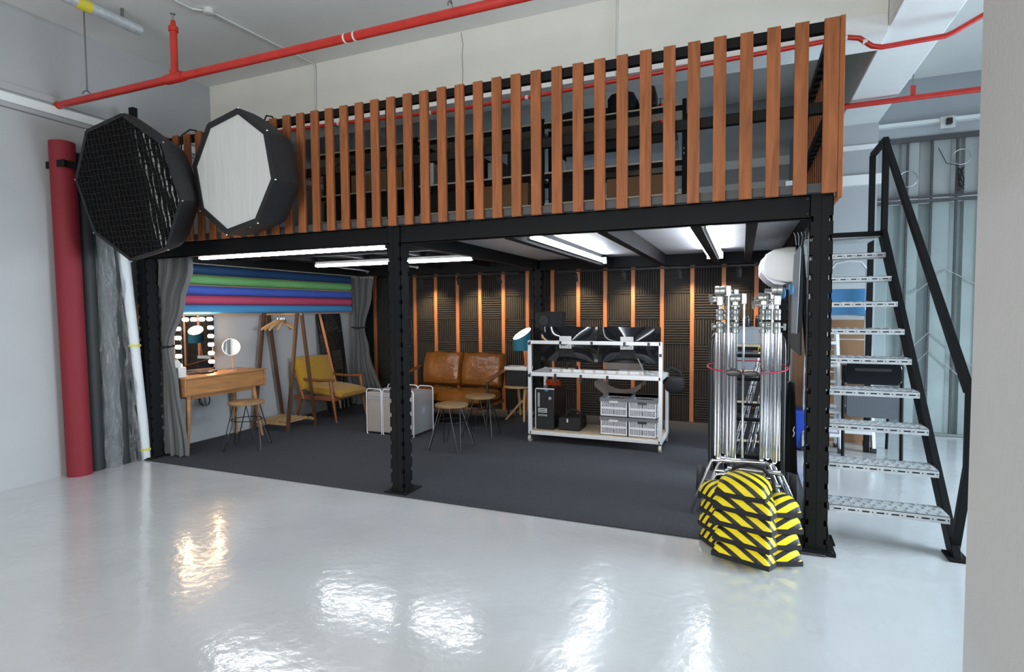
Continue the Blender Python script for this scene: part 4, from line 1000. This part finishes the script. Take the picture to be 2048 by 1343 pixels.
for t_, x, y, z, zt in ((sA, -5.86, -.15, 2.45, 3.10), (sB, -4.93, -.06, 2.60, 3.10)):
    build('hanging_hook', MB().tube([(x, y-.03 if t_ is sB else y-.02, z), (x, y+.02 if t_ is sA else y-.02, zt), (x, -.045, 3.175), (x, .02, 3.185), (x, .05, 3.165), (x, .055, 3.10)], .007, 8), 'blackmatte', t_)
build('warning_strip', MB().tube([PB(.46, -PI*.83, .03), PB(.47, -PI*.72, .05)], .004, 6), 'whitepaint', sB)

# ================================================================ curtains
def curtain(name, y, L, Rr, N, amp, label, ph, z0=.02, z1=2.06, skirt=0):
    def ev(T, z):
        for (za, xa), (zb, xb) in zip(T, T[1:]):
            if za >= z >= zb:
                f = (za-z)/(za-zb); f = f*f*(3-2*f); return xa+(xb-xa)*f
        return T[-1][1]
    wmax = max(b_[1]-a_[1] for a_, b_ in zip(L, Rr))
    def fn(a, b_):
        z = z0+(z1-z0)*b_; xl, xr = ev(L, z), ev(Rr, z); wd = (xr-xl)
        k = 2*PI*N*a+ph; A = amp*min(1, .45+.55*wd/wmax)
        x = xl+wd*(a+.014*math.sin(k*2+1)+.010*math.sin(3*a+z*3))
        yy = y+A*math.sin(k+.5*math.sin(z*2.2+a*5))+A*.35*math.sin(k*.47+z*1.3+ph)+.012*math.sin(7*a+4*z)
        return V((x, yy, z+ (.012*math.sin(k*.5) if b_ == 0 else 0)))
    t = thing(name, label, 'curtain', ((L[0][1]+Rr[0][1])/2, y, 0), 'grey changing-corner curtains')
    build('cloth', MB().shell(fn, 150, 60, (0, .003, 0)), 'curtain', t)
    return t, ev
cu, ev = curtain('curtain', .222, [(2.06, -6.84), (1.6, -6.88), (1.14, -6.88), (.5, -6.905), (0, -6.905)], [(2.06, -6.24), (1.95, -6.25), (1.60, -6.39), (1.14, -6.575), (.75, -6.50), (0, -6.40)], 9, .026, 'long grey curtain tied back beside the dressing table', .3)
build('tie_band', MB().tube([(-6.89, .20, 1.17), (-6.80, .188, 1.145), (-6.70, .188, 1.135), (-6.57, .20, 1.145), (-6.56, .24, 1.15), (-6.70, .262, 1.16), (-6.89, .25, 1.175)], .012, 8, True), 'band', cu, label='dark tie-back band')
cu2, ev = curtain('curtain', 3.46, [(2.08, -6.86), (1.23, -6.80), (0, -6.90)], [(2.08, -6.45), (1.75, -6.50), (1.23, -6.62), (.9, -6.54), (0, -6.27)], 7, .04, 'grey curtain with pale header tied back in the far left corner', 1.1, z1=2.02)
def hd(a, b_): return V((-6.86+.41*a, 3.46+.04*math.sin(2*PI*7*a+1.1), 2.0+.085*b_))
build('header_band', MB().shell(hd, 80, 5, (0, .004, 0)), 'curtainlining', cu2, label='pale grey pleated header')
build('tie_band', MB().tube([(-6.82, 3.42, 1.24), (-6.71, 3.405, 1.23), (-6.61, 3.42, 1.24), (-6.61, 3.50, 1.25), (-6.71, 3.52, 1.25), (-6.81, 3.50, 1.25)], .012, 8, True), 'band', cu2, label='dark tie-back band')
rl = [(-6.88, 3.58), (-6.55, 3.45), (-6.32, 3.20), (-6.22, 2.85), (-6.20, 2.5), (-6.10, 2.2), (-5.95, 1.98), (-5.75, 1.83), (-5.53, 1.78), (-5.37, 1.88), (-5.29, 2.08), (-5.25, 2.4), (-5.24, 2.80)]
cr = build('curtain_rail', MB().tube([(x, y, 2.085) for x, y in rl], .011, 8).sphere((-5.24, 2.82, 2.085), .022, 10), 'white', label='curved white curtain rail under the left bay ceiling', cat='curtain rail')

# ================================================================ grip stands on a hand truck
ht = thing('hand_truck', 'black hand truck carrying the chrome grip stands', 'hand truck', (-1.10, .7, 0))
for x in (-1.345, -.868):
    build('side_tube', MB().tube([(x, .60, .30), (x, .60, 1.20), (x+.004*(1 if x < -1 else -1), .60, 1.27), (x+.02*(1 if x < -1 else -1), .605, 1.30), (x+.05*(1 if x < -1 else -1), .62, 1.295)], .019, 10), 'blackplastic', ht)
    build('frame_post', MB().box(x-.015+(.02 if x < -1 else -.02), x+.015+(.02 if x < -1 else -.02), .62, .66, .30, 1.16), 'black', ht)
for z, s in ((1.155, .014), (.985, .014), (.80, .010), (.69, .014)): build('cross_bar', MB().cyl((-1.34, .63, z), (-.87, .63, z), s, 10), 'black', ht)
build('lower_plate', MB().box(-1.30, -.90, .60, .63, .375, .435), 'black', ht, bevel=.004)
mw = MB()
for i in range(9): mw.cyl((-1.24+.035*i, .64, .43), (-1.24+.035*i, .64, .95), .0022, 5)
for i in range(8): mw.cyl((-1.25, .64, .45+.07*i), (-.95, .64, .45+.07*i), .0022, 5)
build('wire_mesh', mw, 'blackdark', ht)
build('axle', MB().cyl((-1.42, .92, .12), (-.78, .92, .12), .012, 10), 'blackplastic', ht)
build('toe_frame', MB().bar((-1.30, .62, .33), (-1.30, .95, .12), .03, .03).bar((-.90, .62, .33), (-.90, .95, .12), .03, .03), 'black', ht)
for x in (-1.435, -.765):
    wl = build('wheel', MB().lathe((x, .92, .12), [(.06, -.03), (.105, -.028), (.118, -.012), (.118, .012), (.105, .028), (.06, .03)], 26, 'x'), 'rubber', ht)
    build('wheel_hub', MB().cyl((x-.034, .92, .12), (x+.034, .92, .12), .03, 14), 'white', wl)
def knob(c, ax, s=1):
    c = V(c); d = V((ax, 0, 0)); b = MB().cyl(c, c+d*.03*s, .009, 10)
    p = c+d*.035*s; b.cyl(p-V((0, 0, .028*s)), p+V((0, 0, .028*s)), .010*s, 8, .013*s)
    return b
GN = [0]
def grip(x, y, side, label, ztop=1.60, arm=True, col='chrome', green=False):
    t = thing('grip_stand', label, 'light stand', (x, y, 0), 'chrome grip stands')
    GN[0] += 1; zo = -.028*((GN[0]-1) % 3)
    build('column', MB().cyl((x, y, .445), (x, y, 1.34), .0175, 16), col, t)
    build('riser', MB().cyl((x+.022*side, y+.012, .455), (x+.022*side, y+.012, 1.33), .0125, 14), col, t)
    for z0 in (1.325, 1.415): build('collar', MB().lathe((x, y, z0), [(.022, 0), (.026, .004), (.026, .035), (.023, .04), (.026, .045), (.026, .07), (.02, .078)], 18), 'castgrey', t)
    build('collar_knob', knob((x+.02*side, y, 1.37), side, .8), 'castgrey', t)
    build('stud', MB().cyl((x, y, 1.49), (x, y, 1.52), .012, 12), 'chrome', t)
    build('grip_block', MB().box(x-.022, x+.022, y-.022, y+.022, 1.515, 1.585), 'castgrey', t, bevel=.006)
    hd_ = build('grip_head', MB().lathe((x-.035, y, ztop+.02), [(.022, 0), (.033, .003), (.033, .030), (.029, .032), (.029, .036), (.033, .038), (.033, .066), (.022, .07)], 22, 'x'), 'castgrey', t)
    build('head_knob', knob((x-.035*side*-1*-1 if side < 0 else x+.035, y, ztop+.02), side, 1.1) if not green else MB().lathe((x+.07*side, y, ztop+.02), [(.02, 0), (.038, .006), (.038, .022), (.02, .028)], 8, 'x'), 'castgrey' if not green else 'bluefab', t)
    build('grip_head', MB().lathe((x-.028, y+.055, ztop-.03), [(.020, 0), (.029, .003), (.029, .027), (.025, .03), (.029, .033), (.029, .055), (.020, .058)], 20, 'x'), 'castgrey', t)
    build('head_knob', knob((x-.03, y+.055, ztop-.03), -1, 1), 'castgrey', t)
    build('block_knob', knob((x-.022, y, 1.55), -1, .9), 'castgrey', t)
    if arm:
        ax = x+.055; build('boom_arm', MB().cyl((ax, y-.02, .46), (ax, y-.02, ztop+.05), .008, 12), 'chrome', t)
        build('arm_clamp', MB().box(ax-.016, ax+.016, y-.036, y+.005, ztop-.02, ztop+.055), 'castgrey', t, bevel=.004)
    s = side
    for k in range(2):
        dy = -.03*k; dz = -.090*k+zo
        pts = [(x-s*.30, y+dy, .435+dz), (x-s*.02+s*.0, y+dy, .425+dz)]
        pts += [(x+s*(.025-.03*k+.025*math.sin(q)), y+dy+.0, .40+dz+.022*math.cos(q)) for q in (.3, .8, 1.3)]
        pts += [(x+s*(.19-.05*k), y+dy+.05, .022+.01*k)]
        build('leg', MB().tube(pts, .0125, 12), 'chrome', t)
    build('leg', MB().tube([(x, y, .445), (x, y+.02, .44), (x-.01*s, y+.12, .40), (x-.03*s, y+.22, .02)], .0125, 12), 'chrome', t)
    return t
grip(-1.285, .42, -1, 'grip stand, nearest and outermost on the left of the hand truck', 1.60)
grip(-1.235, .50, -1, 'grip stand just inside the leftmost one on the hand truck', 1.575)
grip(-1.185, .43, -1, 'grip stand, innermost of the left-hand three', 1.545, True)
grip(-1.005, .47, 1, 'grip stand, innermost of the right-hand three', 1.55, True)
grip(-.965, .52, 1, 'grip stand, middle of the right-hand three', 1.58, False, green=True)
grip(-.925, .42, 1, 'grip stand, nearest and outermost on the right, by the post', 1.60, False, green=True)
# red cord round the stands
cd_ = thing('bungee_cord', 'red bungee cord wrapped round the grip stands', 'cord', (-1.1, .5, 1.05))
loop = []
for i in range(36):
    a = 2*PI*i/36; loop.append((-1.107+.262*math.cos(a)*(1 if abs(math.cos(a)) < .9 else 1.0), .51+.16*math.sin(a), 1.085+.030*math.sin(a)))
build('cord', MB().tube(loop, .0045, 6, True), 'redrope', cd_)
build('toggle', MB().pillow((-1.19, .355, 1.055), .10, .02, .045, None, 8, .4, .4), 'blackplastic', cd_); build('toggle', MB().pillow((-1.08, .35, 1.053), .10, .02, .04, None, 8, .4, .4), 'blackplastic', cd_)
for i, (a, b_) in enumerate((((-1.20, .90, .36), (-1.01, .92, 1.16)), ((-1.16, .93, .36), (-.985, .95, 1.18)), ((-1.10, .90, .36), (-.945, .92, 1.13)), ((-1.06, .94, .36), (-.93, .95, 1.10)))):
    t = thing('light_pole', '%s slanting chrome pole from the left behind the wire mesh' % ORD[i], 'pole', (a[0], a[1], a[2]), 'poles behind the mesh')
    build('tube', MB().cyl(a, b_, .011, 12), 'chrome', t); build('end_plug', MB().cyl(b_, V(b_)+(V(b_)-V(a)).normalized()*.03, .015, 10), 'blackplastic', t)
build('pole_tray', MB().box(-1.26, -.90, .86, 1.0, .32, .36).box(-1.26, -1.23, .86, 1.0, .012, .32).box(-.93, -.90, .86, 1.0, .012, .32), 'black', label='black tray holding the slanting poles behind the hand truck', cat='tray')

# storage rack behind the stands
rk = thing('storage_rack', 'black storage rack with plywood shelves behind the grip stands', 'shelf', (-1.0, 2.6, 0))
for x in (-1.34, -.78):
    for y in (2.40, 2.80): build('upright', MB().box(x-.018, x+.018, y-.018, y+.018, .012, 1.14), 'black', rk)
for z in (.12, .52, .84, 1.10):
    build('shelf_board', MB().box(-1.34, -.78, 2.40, 2.80, z, z+.028), 'ply', rk)
    build('shelf_beam', MB().box(-1.34, -.78, 2.385, 2.40, z-.03, z+.006), 'black', rk)
def bin_(x0, x1, z, h, lab, m='clearplastic'):
    t = thing('storage_bin', lab, 'storage box', ((x0+x1)/2, 2.6, z)); build('tub', MB().prism(rr2(x0, x1, z, z+h, .012), 2.42, 2.75, 'y'), m, t, bevel=.006); build('lid', MB().box(x0-.006, x1+.006, 2.41, 2.76, z+h, z+h+.014), m, t)
bin_(-1.29, -.93, 1.13, .16, 'clear plastic bin on the top shelf behind the grip stands'); bin_(-1.29, -.95, .868, .17, 'clear plastic bin on the second shelf behind the grip stands')
build('storage_case', MB().box(-1.30, -.84, 2.42, 2.76, .55, .78), 'blackmatte', label='black case on the third shelf behind the stands', cat='case', bevel=.01); build('storage_case', MB().box(-1.28, -.84, 2.42, 2.76, .15, .42), 'blackmatte', label='black case on the lowest rack shelf behind the stands', cat='case', bevel=.01)
for i, x in enumerate((-1.20, -1.10, -.98)):
    t = thing('canister', '%s small black canister from the left on the clear bin' % ORD[i], 'canister', (x, 2.5, 1.305), 'black canisters on the clear bin')
    build('can_body', MB().lathe((x, 2.50, 1.305), [(.036, 0), (.038, .006), (.038, .09), (.03, .10)], 20), 'blackplastic', t); build('can_lid', MB().lathe((x, 2.50, 1.405), [(.03, 0), (.03, .012)], 20), 'darkmetal', t)
build('clamp', MB().box(-.99, -.93, 2.36, 2.40, .97, 1.11).box(-.97, -.93, 2.355, 2.36, .99, 1.05), 'lime', label='lime green clamp hanging behind the stands', cat='clamp', bevel=.008); build('gaffer_tape_tag', MB().box(-.93, -.88, 2.37, 2.385, .98, 1.10), 'greenp', label='small bright green pouch beside the lime clamp', cat='pouch', bevel=.005)
eq = thing('equipment_case', 'tall black equipment cases stacked right of the storage rack', 'case', (-.82, 1.7, 0))
build('case_body', MB().box(-.93, -.76, 1.50, 1.90, .45, 1.02), 'blackplastic', eq, bevel=.01); build('case_base', MB().box(-.95, -.76, 1.48, 1.92, .012, .44), 'blackmatte', eq, bevel=.01); build('latch', MB().box(-.87, -.84, 1.492, 1.50, .76, .79), 'chrome', eq)
gb = thing('garment_bag', 'black folded fabric bag leaning by the right post', 'bag', (-.78, 1.1, 0))
def gbf(a, b_): return V((-.86+.13*a*(1-.6*b_)+.05*b_, 1.05+.06*math.sin(PI*a), .20+.72*b_))
build('cloth', MB().shell(gbf, 10, 14, (0, .05, 0)), 'blackmatte', gb)
build('print_mark', MB().tube([(-.765, 1.045, .50), (-.757, 1.044, .53), (-.766, 1.044, .55), (-.757, 1.044, .58)], .004, 6), 'whitepaint', gb, label='small white printed mark')

# wall unit, mounting board, reflector bag and clips at the right
build('mounting_board', MB().box(-.715, -.70, 1.22, 2.25, 1.12, 2.04), 'blackmatte', label='black mounting board carrying the air conditioner', cat='board')
acu = thing('air_conditioner', 'white air conditioner seen end-on, hung on the black mounting board', 'air conditioner', (-.85, 1.8, 1.70))
o = [(-.735, 2.0), (-.80, 2.0), (-.90, 1.985), (-.965, 1.945), (-.985, 1.88), (-.985, 1.80), (-.94, 1.745), (-.88, 1.72), (-.80, 1.71), (-.735, 1.71)]
build('casing', MB().prism(o, 1.40, 2.2, 'y'), 'white', acu, bevel=.012)
build('lower_casing', MB().prism([(-.95, 1.74), (-1.0, 1.80), (-1.0, 1.90), (-.97, 1.93), (-.96, 1.80), (-.90, 1.73), (-.80, 1.70), (-.84, 1.69), (-.90, 1.70)], 1.42, 2.18, 'y'), 'cratewhite', acu)
build('back_plate', MB().box(-.755, -.716, 1.39, 2.2, 1.67, 1.86), 'white', acu, bevel=.004)
for i in range(5): build('vent_slit', MB().box(-.80+.0*i, -.765+.0*i, 1.3955, 1.3985, 1.76+.018*i, 1.764+.018*i), 'cratewhite', acu)
rb = thing('reflector_bag', 'flat grey and black bag hanging from clips beside the right post', 'bag', (-.80, .6, 1.3))
build('bag_body', MB().prism([(-.828, 1.32), (-.785, 1.315), (-.768, 1.90), (-.775, 1.935), (-.815, 1.86)], .60, .62, 'y'), 'crategrey', rb, bevel=.006)
build('bag_back', MB().prism([(-.79, 1.31), (-.765, 1.33), (-.752, 1.90), (-.765, 1.94), (-.775, 1.93)], .61, .66, 'y'), 'blackmatte', rb)
for i, x in enumerate((-.80, -.785, -.77, -.755)): build('wire_clip', MB().tube([(x, .60, 1.93), (x-.006+.006*i, .60, 1.99), (x-.016+.008*i, .60, 2.02)], .003, 6), 'chrome', rb)

# ================================================================ striped sandbags
M['stripes2'] = M['stripes'].copy(); M['stripes2'].name = 'yellow_black_stripes_mirrored'
for nd in M['stripes2'].node_tree.nodes:
    if nd.type == 'MATH' and nd.operation == 'MULTIPLY' and abs(nd.inputs[1].default_value-1.0) < 1e-6: nd.inputs[1].default_value = -1.0; break
def sandbag(x, y, z, ang, sx_, sy_, h, m, label, tilt=0):
    t = thing('sandbag', label, 'sandbag', (x, y, z), 'stacked striped sandbags'); R_ = rz(math.radians(ang)) @ rx(math.radians(tilt))
    cz = z+h*.24
    b = MB().pillow((x, y, cz), sx_, sy_, h, R_, 20, .40, .10, .48)
    build('bag', b, m, t)
    hx, hy = sx_/2, sy_/2; n = 10; o = []
    for i in range(4*n):
        q, f = divmod(i, n); f = -1+2*f/n
        px, py = ((f, -1), (1, f), (-f, 1), (-1, -f))[q]; o.append((px*hx*(1-.04*py*py)*1.015, py*hy*(1-.04*px*px)*1.02))
    e = MB().prism(o, -.015, .013, 'z'); e.v = [tuple(V((x, y, cz)) + R_ @ V(v_)) for v_ in e.v]; build('seam', e, 'blackmatte', t)
    return t
names = ['bottom', 'second', 'third', 'fourth', 'top']
for k in range(5):
    dx = (.0, .006, -.004, .006, -.012)[k]; sandbag(-1.105+dx, -.225+.006*k, .001+.096*k, -20+(0, -2, 2, 0, 5)[k], (.34, .34, .36, .34, .29)[k], .22, .135, 'stripes', 'yellow and black striped sandbag, %s of the front middle stack' % names[k], (-4, -3, -3, 0, 6)[k])
for k in range(4):
    sandbag(-1.245-.01*(k % 2), -.04, .001+.094*k, 30, .20, .22, .13, 'stripes2', 'yellow and black striped sandbag, %s of the left stack' % (names[k] if k < 3 else 'top'), -3)
    sandbag(-.918-.008*(k % 2), -.17, .001+.094*k, 20, .18, .20, .13, 'stripes2', 'yellow and black striped sandbag, %s of the right stack by the post' % (names[k] if k < 3 else 'top'), -3)
build('bag_handle', MB().tube([(-1.20, -.10, .44), (-1.18, -.11, .52), (-1.10, -.13, .555), (-1.02, -.15, .545), (-.965, -.17, .50), (-.95, -.18, .42)], .011, 8), 'blackmatte', label='black webbing handle arched over the top sandbag', cat='handle')

# ================================================================ shelving on the loft
SY = 2.2; SD = .45; Z0 = 2.226
def rackunit(x0, x1, label, zt=3.60):
    t = thing('shelving_unit', label, 'shelving', ((x0+x1)/2, SY, Z0), 'black boltless shelving units on the loft')
    for x in (x0+.02, x1-.02):
        for y in (SY, SY+SD): build('upright', MB().box(x-.02, x+.02, y-.015, y+.015, Z0, zt), 'black', t)
    for z in (2.30, 2.66, 3.0, 3.545):
        build('shelf_beam', MB().box(x0+.04, x1-.04, SY-.012, SY+.0, z-.055, z-.004), 'black', t); build('shelf_beam', MB().box(x0+.04, x1-.04, SY+SD, SY+SD+.012, z-.055, z-.004), 'black', t)
        build('shelf_board', MB().box(x0+.04, x1-.04, SY-.004, SY+SD, z-.004, z+.016), 'plylight', t)
    build('peg_holes', MB().box(x1-.024, x1-.018, SY-.0165, SY-.014, 3.05, 3.07).box(x1-.024, x1-.018, SY-.0165, SY-.014, 3.10, 3.12), 'whitepaint', t, kind='stuff')
    return t
rackunit(-3.23, -1.68, 'black boltless shelving, right-hand unit on the loft'); rackunit(-4.85, -3.25, 'black boltless shelving, middle unit on the loft'); rackunit(-6.40, -4.87, 'black boltless shelving, left-hand unit on the loft')
def case(x0, x1, z, h, m, nm, lab, cat='case', y0=SY+.03, y1=SY+.40): return build(nm, MB().box(x0, x1, y0, y1, z, z+h), m, label=lab, cat=cat, bevel=.008)
case(-2.95, -2.15, 3.007, .16, 'clearplastic', 'plastic_tray', 'long clear plastic tray on the right loft shelf', 'tray'); case(-2.05, -1.76, 3.007, .20, 'clearplastic', 'plastic_tray', 'clear plastic box at the right end of the loft shelf', 'storage box')
case(-3.05, -1.80, 3.20, .16, 'blackmatte', 'equipment_case', 'long dark case under the top board, right loft unit')
case(-3.15, -2.6, 2.667, .25, 'blackmatte', 'equipment_case', 'black case, left end of the lower shelf, right loft unit'); case(-2.5, -1.80, 2.667, .22, 'card', 'cardboard_box', 'brown box on the lower shelf, right loft unit', 'box')
case(-3.1, -2.0, 2.307, .27, 'blackmatte', 'equipment_case', 'long black case at floor level, right loft unit'); case(-1.98, -1.74, 2.307, .22, 'whitepaint', 'white_fixture', 'white fixture at floor level, right end of the loft shelves', 'fixture')
case(-4.75, -4.15, 2.667, .25, 'blackmatte', 'equipment_case', 'black case on the lower shelf, middle loft unit'); case(-4.05, -3.40, 2.667, .27, 'card', 'cardboard_box', 'dark brown box on the lower shelf, middle loft unit', 'box')
case(-4.76, -4.63, 3.007, .28, 'whitepaint', 'white_carton', 'white printed carton, left end of the middle loft unit', 'box'); case(-4.55, -4.0, 3.007, .30, 'blackmatte', 'equipment_case', 'black case at mid height, middle loft unit'); case(-3.9, -3.72, 3.007, .20, 'castgrey', 'metal_box', 'small grey metal box, middle loft unit', 'box'); case(-3.65, -3.35, 3.007, .30, 'blackmatte', 'equipment_case', 'black case at mid height beside the grey metal box')
case(-4.7, -3.45, 2.307, .27, 'blackmatte', 'equipment_case', 'long black case at floor level, middle loft unit')
case(-5.85, -5.08, 3.007, .24, 'cardtan', 'cardboard_box', 'long tan cardboard box on the left loft unit', 'box'); case(-5.04, -4.94, 3.007, .31, 'whitepaint', 'white_carton', 'white carton beside the long tan box on the loft', 'box')
case(-6.3, -5.92, 3.007, .34, 'blackmatte', 'equipment_case', 'black case left of the long tan box on the loft'); case(-6.3, -5.2, 2.667, .27, 'blackmatte', 'equipment_case', 'long black case on the lower shelf, left loft unit'); case(-6.3, -5.0, 2.307, .28, 'blackmatte', 'equipment_case', 'long black case at floor level, left loft unit')
for i, (x, w_, h_) in enumerate(((-6.15, .34, .30), (-5.75, .30, .34), (-5.42, .24, .28))):
    def lump(a, b_, x=x, w_=w_, h_=h_, i=i):
        k = 2*PI*a; r_ = (.5+.06*math.sin(3*k+5*b_+i)+.04*math.sin(7*k-9*b_))*(1-.5*b_**3); return V((x+w_*r_*math.cos(k), SY+.2+.3*r_*math.sin(k), 3.552+h_*b_))
    build('wrapped_bundle', MB().grid(lump, 28, 14, True).add([lump(i_/28, 1) for i_ in range(28)], [tuple(range(28))]), 'wrap', label='%s plastic-wrapped bundle from the left on the top loft board' % ORD[i], cat='bundle', group='plastic-wrapped bundles')
for i, (x, w_, d, h_) in enumerate(((-2.75, .55, .3, .13), (-2.35, .30, .3, .26), (-2.08, .16, .2, .30))):
    build('camera_bag', MB().pillow((x, SY+.2, 3.552+h_/2), w_, d, h_, None, 10, .3, .35), 'blackmatte', label='%s black padded bag from the left on the right top loft board' % ORD[i], cat='bag', group='black bags on the loft shelf')
build('teal_bag', MB().pillow((-5.0, SY+.15, 3.59), .16, .2, .08, None, 8), 'teal', label='small teal pouch on the top loft board', cat='pouch')
